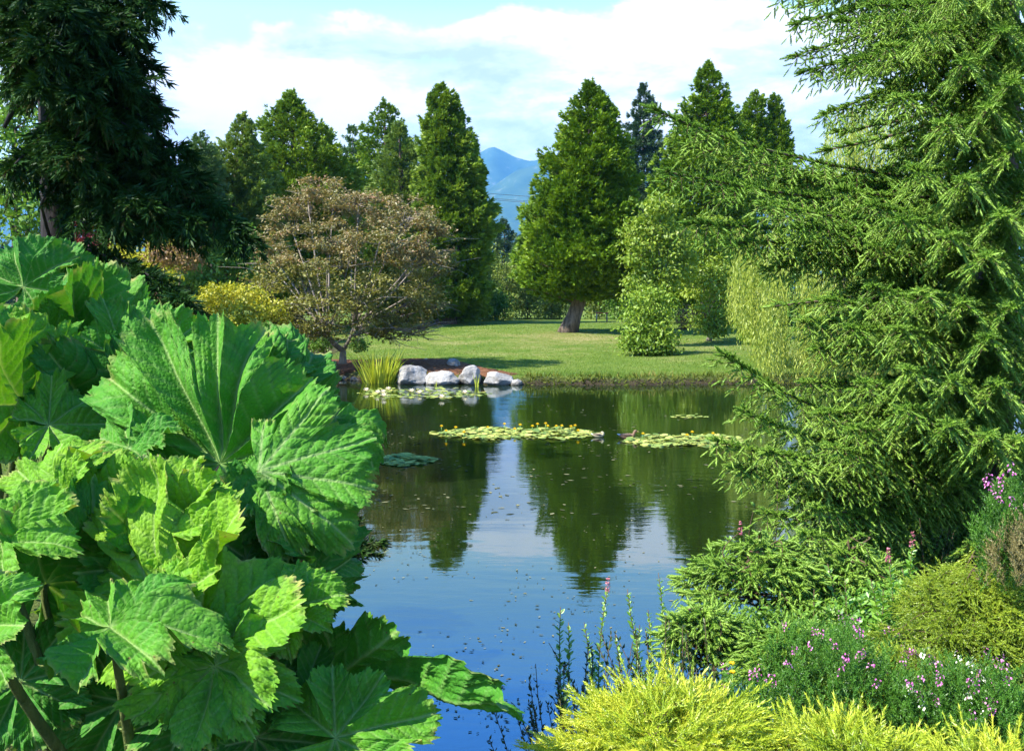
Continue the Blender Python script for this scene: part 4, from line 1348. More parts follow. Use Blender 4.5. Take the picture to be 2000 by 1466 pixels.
def big_spruce():
    rng = np.random.default_rng(200)
    Y = 9.6
    X = (1930 - 1000) / FPX * Y
    z0 = gz(X, Y)
    root = thing('spruce_tree', 'large bright green spruce filling the right side with drooping needle boughs', 'spruce', (X, Y, z0))
    t = Soup()
    zt = 10.5
    k = np.linspace(0, 1, 12)
    t.tube(np.column_stack([X + .05 * np.sin(k * 5), np.full(12, Y), z0 - .1 + (zt - z0) * k]), .24 * (1 - k) + .03, 12)
    shoots = []
    twig = Soup()
    # boughs: (tip px, tip py, tip distance, attach py, rise at the tip)
    B = [(1520, 5, 9.0, -150, .02), (1555, 45, 8.6, -120, .0), (1545, 110, 9.4, -60, .0), (1572, 150, 9.0, -20, .02), (1605, 215, 8.6, 40, -.02), (1650, 120, 8.0, 0, 0),
         (1760, 280, 8.6, 150, 0), (1730, 330, 9.2, 200, 0),
         (1272, 262, 7.9, 365, .05), (1300, 335, 7.6, 375, 0), (1345, 300, 8.4, 360, .02), (1345, 415, 7.6, 400, -.02), (1430, 440, 7.8, 410, -.04), (1400, 350, 8.0, 370, 0), (1490, 400, 7.4, 400, 0), (1560, 440, 7.6, 410, 0),
         (1500, 470, 8.2, 390, -.08), (1590, 590, 8.6, 430, -.1), (1640, 540, 9.0, 430, -.1), (1480, 330, 8.8, 350, 0), (1560, 350, 8.6, 350, .0), (1640, 370, 8.0, 360, 0), (1700, 400, 7.2, 380, 0),
         (1565, 625, 7.9, 575, 0), (1620, 585, 7.4, 560, 0), (1700, 560, 7.0, 550, 0), (1800, 570, 6.8, 540, 0), (1880, 590, 6.8, 550, 0), (1590, 660, 7.8, 600, -.03), (1660, 640, 7.2, 590, 0), (1750, 640, 6.8, 590, 0),
         (1570, 745, 7.9, 690, 0), (1600, 790, 7.4, 720, -.02), (1680, 745, 7.0, 690, 0), (1770, 720, 6.7, 680, 0), (1860, 740, 6.6, 690, 0), (1950, 750, 6.6, 690, 0), (1660, 820, 7.0, 740, -.02), (1760, 800, 6.6, 720, 0), (1850, 830, 6.5, 730, 0),
         (1412, 788, 7.4, 900, .10), (1400, 880, 7.5, 905, .02), (1450, 850, 7.3, 890, .05), (1430, 910, 7.6, 915, 0), (1500, 880, 7.1, 890, 0), (1560, 910, 7.2, 890, 0), (1620, 870, 6.9, 870, 0),
         (1490, 1000, 7.3, 985, 0), (1530, 960, 7.6, 960, 0), (1500, 1060, 7.2, 1040, 0), (1570, 1040, 6.9, 1020, 0), (1640, 1060, 6.9, 1030, -.02), (1590, 990, 7.1, 970, 0), (1680, 1000, 7.6, 960, 0)]
    for px, py, D in [(1640, 40, 8.4), (1720, 90, 7.8), (1800, 60, 7.4), (1880, 120, 7.2), (1960, 60, 7.2), (1750, 190, 7.6), (1840, 240, 7.0), (1930, 210, 6.9), (1990, 290, 6.9), (1780, 330, 7.2), (1880, 350, 6.8), (1960, 420, 6.7),
                      (1760, 430, 7.0), (1850, 460, 6.7), (1930, 500, 6.6), (1700, 480, 7.6), (1980, 600, 6.6), (1930, 660, 6.5), (1990, 860, 6.5), (1930, 850, 6.4), (1700, 10, 8), (1850, -20, 7.4), (1960, -30, 7.2), (1620, -20, 8.8), (1590, -60, 8.8), (1980, 160, 6.8), (2060, 380, 6.9), (2060, 100, 6.9), (2070, 700, 6.7), (1900, 1060, 7.4), (1760, 960, 8.2), (1860, 940, 8)]:
        B.append((px, py, D, py - 60 + (D - 7.5) * 15, 0))
    for px in (2150, 2300, 2240, 2120, 2200, 2350):
        for py in (100, 380, 650, 900):
            B.append((px + rng.uniform(-30, 30), py + rng.uniform(-60, 60), 9.5 + rng.uniform(-1, 1), py - 60, 0))
    for i, (px, py, D, ay, rise) in enumerate(B):
        tip = at(px, py, D)
        a = np.array([X, Y, at(1930, ay, Y)[2]])
        L = np.linalg.norm(tip - a)
        pts = curve(a, tip, .035 - .5 * rise, 18, rise)
        # short boughs seen end-on still need width
        t.tube(pts, np.linspace(.020, .004, 18), 6)
        sprays_along(rng, pts, L, shoots, min(.62, .25 * L + .14), .062, .092, .031, twig, .30, .10, ang=50, shoot_drop=.10, roof=.5)
    # shaded inner boughs round the back
    for i in range(64):
        a = rng.uniform(-.4, math.pi + .4) if i < 26 else rng.uniform(math.pi * .75, math.pi * 2)
        z = rng.uniform(z0 + .8, 9)
        R = rng.uniform(1.4, 2.4) if i < 26 else rng.uniform(.9, 1.6)
        p0 = np.array([X, Y, z])
        tip = p0 + np.array([math.cos(a) * R, math.sin(a) * R, -.35 * R * .6])
        pts = curve(p0, tip, .03, 12)
        t.tube(pts, np.linspace(.03, .006, 12), 5)
        sprays_along(rng, pts, R, shoots, .5, .09, .12, .06, None, .3, .15, roof=.8, shoot_drop=.12)
    s = Soup()
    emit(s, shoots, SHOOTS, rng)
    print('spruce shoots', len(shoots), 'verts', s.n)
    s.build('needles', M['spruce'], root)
    t.build('trunk', M['bark'], root, True)
    twig.build('twigs', M['twig'], root)
big_spruce()

def mound_conifer(name, label, cat, cx, cy, top_z, rx, ry, h, n, seed, mat, shoot_len, tmpls, per=14, upness=.55, sec=.16, bare=False, zb=None, droop=.1, sgap=.03, gap=.045, fan=None, group=None, bm='twig', trunked=False, hang=0):
    """a low spreading conifer: arching leaders from the middle, set with side shoots"""
    rng = np.random.default_rng(seed)
    z0 = gz(cx, cy) if zb is None else zb
    root = thing(name, label, cat, (cx, cy, z0), group)
    limbs = Soup(); shoots = []
    for i in range(n):
        a = rng.uniform(0, 6.283) if fan is None else rng.uniform(*fan)
        r = math.sqrt(rng.random()) * 1.0
        e = math.sqrt(max(0, 1 - r * r * .92))
        tip = np.array([cx + rx * r * math.cos(a), cy + ry * r * math.sin(a), top_z - h * (1 - e) + rng.normal() * .035 * h])
        o = np.array([cx + .25 * rx * r * math.cos(a), cy + .25 * ry * r * math.sin(a), z0 + (top_z - z0) * .15])
        # leave the inside, arrive near the surface heading outwards and up
        if trunked:
            o = np.array([cx, cy, max(z0, tip[2] + .02 - .1 * r)])
        d = nrm(np.array([math.cos(a) * r, math.sin(a) * r, upness * (1.2 - r * .8)]) + rng.normal(size=3) * .22)
        back = tip - d * rng.uniform(.2, .36) * (rx + h)
        pts = np.array([o * (1 - t) ** 2 + 2 * back * t * (1 - t) + tip * t ** 2 for t in np.linspace(0, 1, 14)])
        limbs.tube(pts, np.linspace(.009, .002, 14), 5)
        sprays_along(rng, pts[4:], 1, shoots, sec, gap, shoot_len, sgap, None, droop, .15, .5, hang=hang)
    s = Soup()
    emit(s, shoots, tmpls, rng)
    print(name, len(shoots), s.n)
    s.build('needles', mat, root)
    limbs.build('branches', M[bm], root)
    return root

# golden spruces at the bottom
mound_conifer('golden_spruce', 'bright golden yellow dwarf spruce in the foreground, largest and highest of three', 'dwarf spruce', .72, 4.15, at(1250, 1392, 4.1)[2], .60, .62, .58, 120, 301, M['golden'], .16, SHOOTS_GOLD, sec=.16, upness=.2, gap=.065, sgap=.065)
mound_conifer('golden_spruce', 'golden dwarf spruce at the bottom edge right of the largest golden one', 'dwarf spruce', 1.42, 3.95, at(1720, 1470, 3.9)[2], .55, .5, .42, 90, 302, M['golden'], .155, SHOOTS_GOLD, sec=.16, upness=.2, gap=.065, sgap=.065)
mound_conifer('golden_spruce', 'golden dwarf spruce tips in the bottom right corner', 'dwarf spruce', 2.0, 3.75, at(1960, 1505, 3.7)[2], .42, .4, .38, 64, 303, M['golden'], .155, SHOOTS_GOLD, sec=.16, upness=.2, gap=.065, sgap=.065)
# yellow-green layered conifer at right
mound_conifer('layered_conifer', 'yellow green layered dwarf conifer at the right edge among pink heather', 'dwarf conifer', at(1930, 1200, 5.6)[0], 5.6, at(1930, 1115, 5.6)[2], .72, .6, .95, 210, 311, M['hinoki'], .075, SHOOTS_FINE, sec=.16, upness=.2, gap=.028, sgap=.03, droop=.15, trunked=True, hang=25)
mound_conifer('layered_conifer', 'low yellow green dwarf conifer in front of the layered one', 'dwarf conifer', at(1800, 1320, 5.2)[0], 5.2, at(1790, 1285, 5.2)[2], .50, .45, .36, 100, 312, M['hinoki'], .075, SHOOTS_FINE, sec=.15, upness=.2, gap=.028, sgap=.03, droop=.15, trunked=True, hang=25)
# low green spruces at the water edge, mid right
mound_conifer('young_spruce', 'low green spruce reaching left over the water below the big spruce', 'spruce', at(1480, 1160, 6.9)[0], 6.9, at(1420, 1062, 6.9)[2], .62, .5, .62, 85, 313, M['spruce'], .085, SHOOTS, sec=.24, upness=.12, gap=.06, sgap=.05, droop=.25, trunked=True, hang=50)
mound_conifer('young_spruce', 'small green spruce just above the golden spruce', 'spruce', at(1540, 1280, 5.4)[0], 5.4, at(1540, 1235, 5.4)[2], .34, .3, .4, 45, 314, M['spruce'], .09, SHOOTS, sec=.17, upness=.15, gap=.05, sgap=.045, droop=.2, trunked=True, hang=40)
mound_conifer('young_spruce', 'small pale green spruce by the dark twigs at the water edge', 'spruce', at(1370, 1250, 5.9)[0], 5.9, at(1375, 1190, 5.9)[2], .3, .3, .4, 42, 315, M['spruce'], .09, SHOOTS, sec=.17, upness=.15, gap=.05, sgap=.045, droop=.2, trunked=True, hang=40)
mound_conifer('young_spruce', 'small green spruce half hidden below the spruce boughs', 'spruce', at(1660, 1180, 7.0)[0], 7.0, at(1640, 1085, 7.0)[2], .55, .4, .6, 70, 316, M['spruce'], .085, SHOOTS, sec=.22, upness=.12, gap=.06, sgap=.05, droop=.25, trunked=True, hang=50)

# heather with flower spikes
def heather(label, px, py_top, Y, rx, ry, h, n, seed, nfl, fl_mat='pink', mat='heather', cat='heather', flh=.03, name='heather', white=0):
    rng = np.random.default_rng(seed)
    cx = (px - 1000) / FPX * Y
    z0 = gz(cx, Y)
    top = at(px, py_top, Y)[2]
    root = thing(name, label, cat, (cx, Y, z0))
    P, D, S, T = [], [], [], []
    tips = []
    for i in range(n):
        a, r = rng.uniform(0, 6.283), math.sqrt(rng.random())
        x, y = cx + rx * r * math.cos(a), Y + ry * r * math.sin(a)
        zt = top - h * .55 * r ** 2 + rng.normal() * .035
        L = rng.uniform(.6, 1.0) * h * .7
        d = nrm(np.array([math.cos(a) * r * .45 + rng.normal() * .15, math.sin(a) * r * .45 + rng.normal() * .15, 1]))
        m = max(4, int(L / .026))
        for j in range(m):
            f = j / m
            p = np.array([x, y, zt]) - d * L * (1 - f)
            P.append(p); aa = rng.uniform(0, 6.283)
            D.append(d + .7 * np.array([math.cos(aa), math.sin(aa), .1])); S.append(rng.uniform(.045, .075)); T.append(np.clip(.25 + .5 * f + rng.normal() * .15, 0, 1))
        tips.append((np.array([x, y, zt]), d))
    s = Soup()
    scatter(s, SHOOTS_FAR, np.array(P), np.array(D), (0, 0, 1.0), np.array(S), np.array(T), rng, .5)
    s.build('foliage', M[mat], root)
    # flowers show on the stems that stand nearest the viewer and highest
    tips.sort(key=lambda q: -(q[0][2] - .25 * (q[0][1] - Y)))
    cand = tips[:max(nfl * 4, 8)]
    rng.shuffle(cand)
    for i, (p, d) in enumerate(cand[:nfl]):
        s = Soup()
        m = 13
        f = rng.random(m)
        a = rng.uniform(0, 6.283, m)
        q = p + d * (f * flh * 2.0 - .01)[:, None] + np.column_stack([np.cos(a), np.sin(a), 0 * a]) * .010
        scatter(s, [oval(.75, .2)], q, np.column_stack([np.cos(a), np.sin(a), -.9 + 0 * a]), (0, 0, 1.0), flh * .38 * rng.uniform(.8, 1.2, m), rng.random(m), rng, .5)
        s.build('flower_spike', M['white_flower'] if i < white else M[fl_mat], root)
    return root
heather('low green heather dotted with pink flowers right above the golden spruce', 1640, 1225, 5.0, .42, .5, .45, 210, 401, 20)
heather('green heather with sparse pink flowers below the leafy spirea stems', 1760, 1225, 5.7, .5, .4, .4, 170, 402, 14)
heather('green heather with a dense bunch of mauve and white flowers near the right edge', 1890, 1300, 4.6, .34, .34, .36, 190, 403, 26, white=9)
heather('green heather with scattered flowers in the bottom right corner', 1985, 1310, 4.4, .26, .3, .36, 130, 404, 9)
heather('tall tree heath with bright pink flowers above its faded stems at the right edge', 1995, 925, 5.2, .2, .3, .6, 110, 405, 12, flh=.036)
heather('faded brown heath sprays at the right edge below the pink flowers', 2015, 1015, 5.0, .17, .25, .34, 90, 406, 0, mat='brown_heath')
heather('green heather with pink specks between golden spruce and young spruce', 1480, 1330, 4.9, .3, .3, .3, 110, 407, 8)

# leafy upright stems
def stem_plant(label, spec, Y, mat, seed, leaf, gap, flower=None, name='spirea', cat='spirea', lean=.12, group=None, bare=.15):
    """spec: (top px, top py, foot py) stems in photo pixels"""
    rng = np.random.default_rng(seed)
    f0 = at(spec[0][0], spec[0][2], Y)
    root = thing(name, label, cat, (f0[0], Y, gz(f0[0], Y)), group)
    for k, (px, py, fy) in enumerate(spec):
        yy = Y + rng.normal() * .12
        top = at(px, py, yy)
        foot = at(px + rng.normal() * 10 + (spec[0][0] - px) * .25, fy, yy)
        foot[2] = min(foot[2], gz(foot[0], yy)) if fy > 1250 else foot[2]
        n = 10
        t = np.linspace(0, 1, n)
        pts = foot + (top - foot) * t[:, None] + np.column_stack([rng.normal() * .05 * np.sin(t * 3.1) + rng.normal() * .02 * np.sin(t * 6.2), rng.normal() * .04 * np.sin(t * 3.1), 0 * t])
        s = Soup(); s.tube(pts, np.linspace(.006, .0025, n), 5)
        st = s.build('stem', M['twig'], root)
        L = np.linalg.norm(top - foot)
        m = int(L * (1 - bare) / gap)
        q = np.linspace(bare, .97, m)
        P = np.column_stack([np.interp(q, t, pts[:, i]) for i in range(3)])
        a = np.arange(m) * 2.4 + rng.normal(size=m) * .3
        D = np.column_stack([np.cos(a), np.sin(a), .45 + .5 * q])
        s = Soup()
        scatter(s, [oval(.52, .06)], P, D, (0, 0, 1.0), leaf * (1.15 - .65 * q) * rng.uniform(.75, 1.2, m), np.clip(.3 + .5 * q + rng.normal(size=m) * .15, 0, 1), rng, .25)
        s.build('leaves', M[mat], root)
        if flower and k in flower:
            s = Soup()
            m = 40
            f = rng.random(m)
            a = rng.uniform(0, 6.283, m)
            rr = .009 * (1.1 - f)
            q2 = top + np.column_stack([rr * np.cos(a), rr * np.sin(a), -.02 + f * .10])
            scatter(s, [oval(.8, .2)], q2, np.column_stack([np.cos(a), np.sin(a), .4 + 0 * a]), (0, 0, 1.0), .015, rng.random(m), rng, .4)
            s.build('flower_spike', M['mauve'], root)
    return root
stem_plant('bright green leafy spirea with pink flower spikes in front of the dark spruce shade', [(1782, 1062, 1260), (1735, 1095, 1270), (1700, 1130, 1270), (1760, 1110, 1270), (1810, 1130, 1270), (1725, 1150, 1280), (1675, 1170, 1280), (1840, 1140, 1270), (1770, 1170, 1290)], 6.2, 'spirea', 421, .105, .011, {0, 1}, group=None)
stem_plant('pale leafy stems with large rounded leaves left of the spirea', [(1615, 1100, 1280), (1650, 1130, 1280), (1590, 1150, 1300), (1570, 1190, 1300), (1630, 1170, 1300), (1680, 1200, 1300)], 6.4, 'spirea', 422, .11, .018, None, name='leafy_plant', cat='leafy plant')
stem_plant('slender leafy stem with a pink bud spike standing tallest over the left twigs', [(1187, 1150, 1330), (1200, 1240, 1330)], 6.3, 'spirea', 423, .075, .014, {0})
stem_plant('slender leafy stem leaning at the left end above the water', [(1095, 1185, 1370), (1110, 1215, 1370)], 6.2, 'spirea', 424, .08, .016)
stem_plant('slender leafy stems at the water edge with small bright leaves near the young spruce', [(1285, 1118, 1330), (1225, 1150, 1330), (1265, 1190, 1330), (1250, 1220, 1330), (1300, 1200, 1330)], 6.4, 'spirea', 425, .075, .013)
stem_plant('short leafy stem with round leaves between two slender stems', [(1140, 1215, 1350), (1155, 1260, 1350)], 6.2, 'spirea', 426, .08, .016)
stem_plant('thin bare sapling with few leaves against the pond below the spruce bough', [(1518, 925, 1120), (1475, 985, 1110)], 7.6, 'spirea', 427, .10, .13, None, name='sapling', cat='sapling', bare=.3)
stem_plant('small pink spiked stem behind the low spruce tip', [(1445, 1040, 1120)], 6.7, 'spirea', 428, .05, .03, {0}, name='spirea')

def twiggy(label, pxs, Y, seed, mat='twig_dark', n=40, h=(.25, .6), foot_py=1380, spread=.2):
    rng = np.random.default_rng(seed)
    c = at(sum(pxs) / 2, foot_py, Y)
    root = thing('twiggy_shrub', label, 'shrub', (c[0], Y, gz(c[0], Y)))
    tw = Soup(); s = Soup()
    P, D, S, T = [], [], [], []
    for i in range(n):
        px = rng.uniform(*pxs); y = Y + rng.normal() * .2
        f = at(px, foot_py, y)
        f[2] = max(-.05, gz(f[0], y)) - .02
        L = rng.uniform(*h)
        d = nrm(np.array([rng.normal() * spread, rng.normal() * spread, 1]))
        t = np.linspace(0, 1, 6)
        pts = f + d * (t * L)[:, None] + np.column_stack([np.cumsum(rng.normal(size=6) * .008), 0 * t, 0 * t])
        tw.tube(pts, np.linspace(.005, .002, 6), 4)
        m = int(L / .017)
        q = rng.uniform(.15, 1, m)
        p = np.column_stack([np.interp(q, t, pts[:, k]) for k in range(3)])
        P.append(p); D.append(d + rdirs(rng, m) * .8); S.append(rng.uniform(.022, .045, m)); T.append(rng.random(m))
    P, D, S, T = map(np.concatenate, (P, D, S, T))
    scatter(s, [kite(.4, .1)], P, D, rdirs(rng, len(P)), S, T, rng)
    s.build('leaves', M[mat], root)
    tw.build('twigs', M['twig'], root)
twiggy('dark twiggy shrub at the water edge behind the golden spruce', (1060, 1440), 5.6, 431, n=170, h=(.55, 1.15), foot_py=1400, spread=.28)
twiggy('thin dark twigs standing in front of the water by the arched leaf tip', (890, 1070), 5.5, 432, n=40, h=(.2, .5), foot_py=1466)
twiggy('reddish olive twiggy shrub by the small pale spruce', (1300, 1470), 6.5, 433, 'maple', n=70, h=(.3, .65), foot_py=1340)
twiggy('mixed green undergrowth below the spruce boughs', (1500, 1900), 7.0, 434, 'bush', n=150, h=(.3, .8), foot_py=1300, spread=.35)
twiggy('dark leafy undergrowth in deep shade at the right', (1750, 2100), 8.2, 435, 'twig_dark', n=120, h=(.5, 1.1), foot_py=1200, spread=.35)

def buttercup(px, py, Y, label, seed):
    rng = np.random.default_rng(seed)
    p = at(px, py, Y)
    root = thing('buttercup', label, 'flower', (p[0], Y, gz(p[0], Y)), 'yellow flowers above the golden spruce')
    s = Soup(); s.tube([[p[0] + .03, Y, gz(p[0], Y)], [p[0] + .01, Y, p[2] - .1], p], [.003, .003, .002], 4)
    s.build('stem', M['spirea'], root)
    s = Soup()
    n = 10; a = np.arange(n) * 2.39996
    scatter(s, [oval(.8, .1)], np.repeat(p[None], n, 0), np.column_stack([np.cos(a), np.sin(a), np.linspace(.1, .9, n)]), (0, 0, 1.0), .02, rng.random(n), rng)
    s.build('petals', M['yellow_flower'], root)
broadleaf('leafy_shrub', 'bright green small leaved shrub between the low spruce and the heather', [(1480, 1230, 6.3, 60, 50), (1550, 1240, 6.2, 60, 50), (1420, 1260, 6.2, 50, 40), (1600, 1230, 6.4, 60, 60), (1520, 1290, 6.0, 70, 40)], M['bush'], 436, .034, 7000, 1500, 6.3, .012, 'shrub', clump=14)
broadleaf('leafy_shrub', 'dense leafy shrub under the spirea stems', [(1680, 1210, 6.3, 60, 50), (1740, 1200, 6.3, 70, 60), (1800, 1220, 6.3, 60, 60), (1660, 1270, 6.1, 70, 40), (1780, 1270, 6.1, 70, 40)], M['spirea'], 437, .038, 6500, 1720, 6.3, .012, 'shrub', clump=14)
buttercup(1429, 1296, 5.0, 'upper yellow flower above the golden spruce', 441)
buttercup(1430, 1313, 4.95, 'lower and larger yellow flower above the golden spruce', 442)
buttercup(1408, 1205, 6.0, 'yellow flower by the small pale spruce at the water edge', 443)

# ------------------------------------------------------------------ left dark conifer
def dark_conifer():
    rng = np.random.default_rng(210)
    Y = 16.5
    X = (112 - 1000) / FPX * Y
    z0 = gz(X, Y)
    root = thing('dark_conifer', 'big dark conifer coloured as in shade at the left with drooping boughs', 'conifer', (X, Y, z0))
    t = Soup()
    k = np.linspace(0, 1, 12)
    t.tube(np.column_stack([X + .08 * np.sin(k * 4), np.full(12, Y), z0 - .1 + (13 - z0) * k]), .30 * (1 - k * .7) + .02, 12)
    lim = Soup()
    # crooked bare limbs
    lim.tube([at(115, 160, Y), at(60, 190, Y - .3), at(25, 215, Y - .4), at(8, 250, Y - .4)], [.07, .06, .05, .03], 7)
    lim.tube([at(110, 480, Y), at(60, 470, Y - .6), at(0, 495, Y - 1)], [.06, .05, .03], 7)
    lim.tube([at(108, 500, Y), at(90, 440, Y - .5), at(80, 400, Y - .8), at(90, 380, Y - .9)], [.035, .03, .02, .01], 6)
    t.build('trunk', M['bark_dark'], root, True)
    B = [(325, 10, 16, -60), (275, -15, 16.5, -90), (240, 30, 16, -20), (285, 90, 16.5, 20), (270, 60, 15.5, 0), (300, 130, 16.2, 60), (295, 190, 16, 110), (270, 160, 15.2, 90), (322, 215, 16, 140), (300, 240, 15.5, 170), (310, 290, 16.2, 220), (270, 260, 15, 190),
         (370, 300, 15.6, 255), (340, 340, 15.4, 280), (400, 350, 15.8, 280), (430, 400, 15.6, 310), (470, 440, 15.4, 330), (495, 470, 15.3, 345), (380, 430, 15.0, 340), (330, 440, 15, 350), (300, 400, 14.8, 340), (260, 380, 15, 330), (240, 440, 15, 380),
         (370, 590, 14, 480), (200, 330, 14.8, 250), (150, 300, 14.6, 230), (200, 230, 14.6, 150), (150, 180, 14.4, 100), (220, 130, 14.8, 60), (180, 70, 14.6, 0), (100, 100, 14.2, 40), (60, 60, 14.6, 10), (30, 120, 14.8, 60), (80, 170, 14.4, 120), (10, 20, 15, -30), (-40, 90, 15, 40), (130, 20, 14.4, -40), (60, -20, 14.8, -60), (20, 330, 15, 280), (210, 60, 17.5, 10), (260, 210, 17.5, 160), (180, 150, 18, 100), (60, 20, 18, -20)]
    shoots = []
    for px, py, D, ay in B:
        tip = at(px, py, D)
        a = np.array([X, Y, at(112, ay, Y)[2]])
        pts = curve(a, tip, -.05, 14)
        lim.tube(pts, np.linspace(.045, .008, 14), 5)
        L = np.linalg.norm(tip - a)
        sprays_along(rng, pts, L, shoots, min(.85, .3 * L + .25), .075, .23, .062, None, .35, .15, .8, hang=70)
    s = Soup()
    emit(s, shoots, SHOOTS_DARK, rng)
    emit(s, [(a, b, c * 1.25, d * .6) for a, b, c, d in shoots[::2]], SPRAYS_FINE, rng)
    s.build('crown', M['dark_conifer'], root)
    lim.build('limbs', M['bark_dark'], root, True)
    print('dark', len(shoots), s.n)
dark_conifer()

# low dark conifer reaching over the water behind the gunnera
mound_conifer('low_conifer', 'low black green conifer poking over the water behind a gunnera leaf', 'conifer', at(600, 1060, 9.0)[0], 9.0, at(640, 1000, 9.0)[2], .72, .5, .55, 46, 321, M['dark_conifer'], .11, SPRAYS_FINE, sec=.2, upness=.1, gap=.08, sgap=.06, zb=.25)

# unseen neighbour trees, not built; the dark conifer's shade is in its foliage colour
for i, (x, y, h, r) in enumerate([(-15.5, 13.0, 15, 3.3), (-13.5, 17.5, 17, 3.2)]):
    pass

# ------------------------------------------------------------------ grass
def grass():
    rng = np.random.default_rng(500)
    s = Soup()
    # mown lawn
    n = 150000
    Y = 34.2 + (78 - 34.2) * rng.random(n) ** 1.6
    x = rng.uniform(-.36, .36, n) * Y + 2
    ok = lawn_mask(x, Y) > .5
    x, Y = x[ok], Y[ok]
    z = ground(x, Y)
    m = len(x)
    P = np.column_stack([x, Y, z])
    D = np.column_stack([rng.normal(size=m) * .5, rng.normal(size=m) * .5, np.ones(m)])
    dm = dry_mask(x, Y)
    scatter(s, [(np.array([(-.18, 0, 0), (.18, 0, 0), (0.05, 1, .15)]), [], np.array([(0, 1, 2)]))], P, D, rdirs(rng, m), rng.uniform(.03, .055, m) * (1 + (Y - 34) * .012), np.clip(rng.normal(.45, .22, m) + .35 * dm, 0, 1), rng)
    o = s.build('lawn_grass', M['grass'])
    tag(o, 'short mown grass on the lawn', 'grass', None, 'stuff')
    # low leafy ground cover on the near and side banks
    s = Soup()
    n = 60000
    x = np.concatenate([rng.uniform(-13, 14, n // 2), rng.uniform(-5, 8, n // 2)])
    Y = np.concatenate([rng.uniform(1.5, 34, n // 2), rng.uniform(1.5, 14, n // 2)])
    d = pond_dist(x, Y)
    ok = (d > .05) & (rng.random(n) < .55 + .45 * np.sin(x * 1.7 + 2 * np.sin(Y * .8)))
    x, Y = x[ok], Y[ok]
    m = len(x)
    P = np.column_stack([x, Y, ground(x, Y) + rng.random(m) * .08])
    D = np.column_stack([rng.normal(size=m), rng.normal(size=m), rng.random(m) * .8])
    scatter(s, [oval(.5, .06), kite(.35, .1)], P, D, (0, 0, 1.0), rng.uniform(.05, .13, m), np.clip(rng.normal(.4, .25, m), 0, 1), rng, .5)
    o = s.build('ground_cover', M['bush'])
    tag(o, 'low leafy ground cover on the near banks', 'ground cover', None, 'stuff')
    # rough fringe of the far bank
    s = Soup()
    n = 9000
    x = rng.uniform(-7, 16, n)
    Y = 33.2 + rng.random(n) * 1.5
    d = pond_dist(x, Y)
    ok = (d > -.12) & (d < .5) & ((x > .45) | (rng.random(n) < .12))
    x, Y, d = x[ok], Y[ok], d[ok]
    m = len(x)
    P = np.column_stack([x, Y, np.maximum(ground(x, Y), -.03)])
    D = np.column_stack([rng.normal(size=m) * .45, -.35 + rng.normal(size=m) * .45, np.ones(m) * (.2 + d * 2)])
    scatter(s, [(np.array([(-.1, 0, 0), (.1, 0, 0), (0.05, 1, .15)]), [], np.array([(0, 1, 2)]))], P, D, rdirs(rng, m), rng.uniform(.10, .26, m), np.clip(rng.normal(.25, .2, m) + d * .9 + .25 * np.clip((x - 5) / 6, 0, 1) * rng.random(m), 0, 1), rng)
    o = s.build('bank_grass', M['bank_grass'])
    tag(o, 'rough brown and green grass fringe on the far pond bank', 'grass', None, 'stuff')
grass()
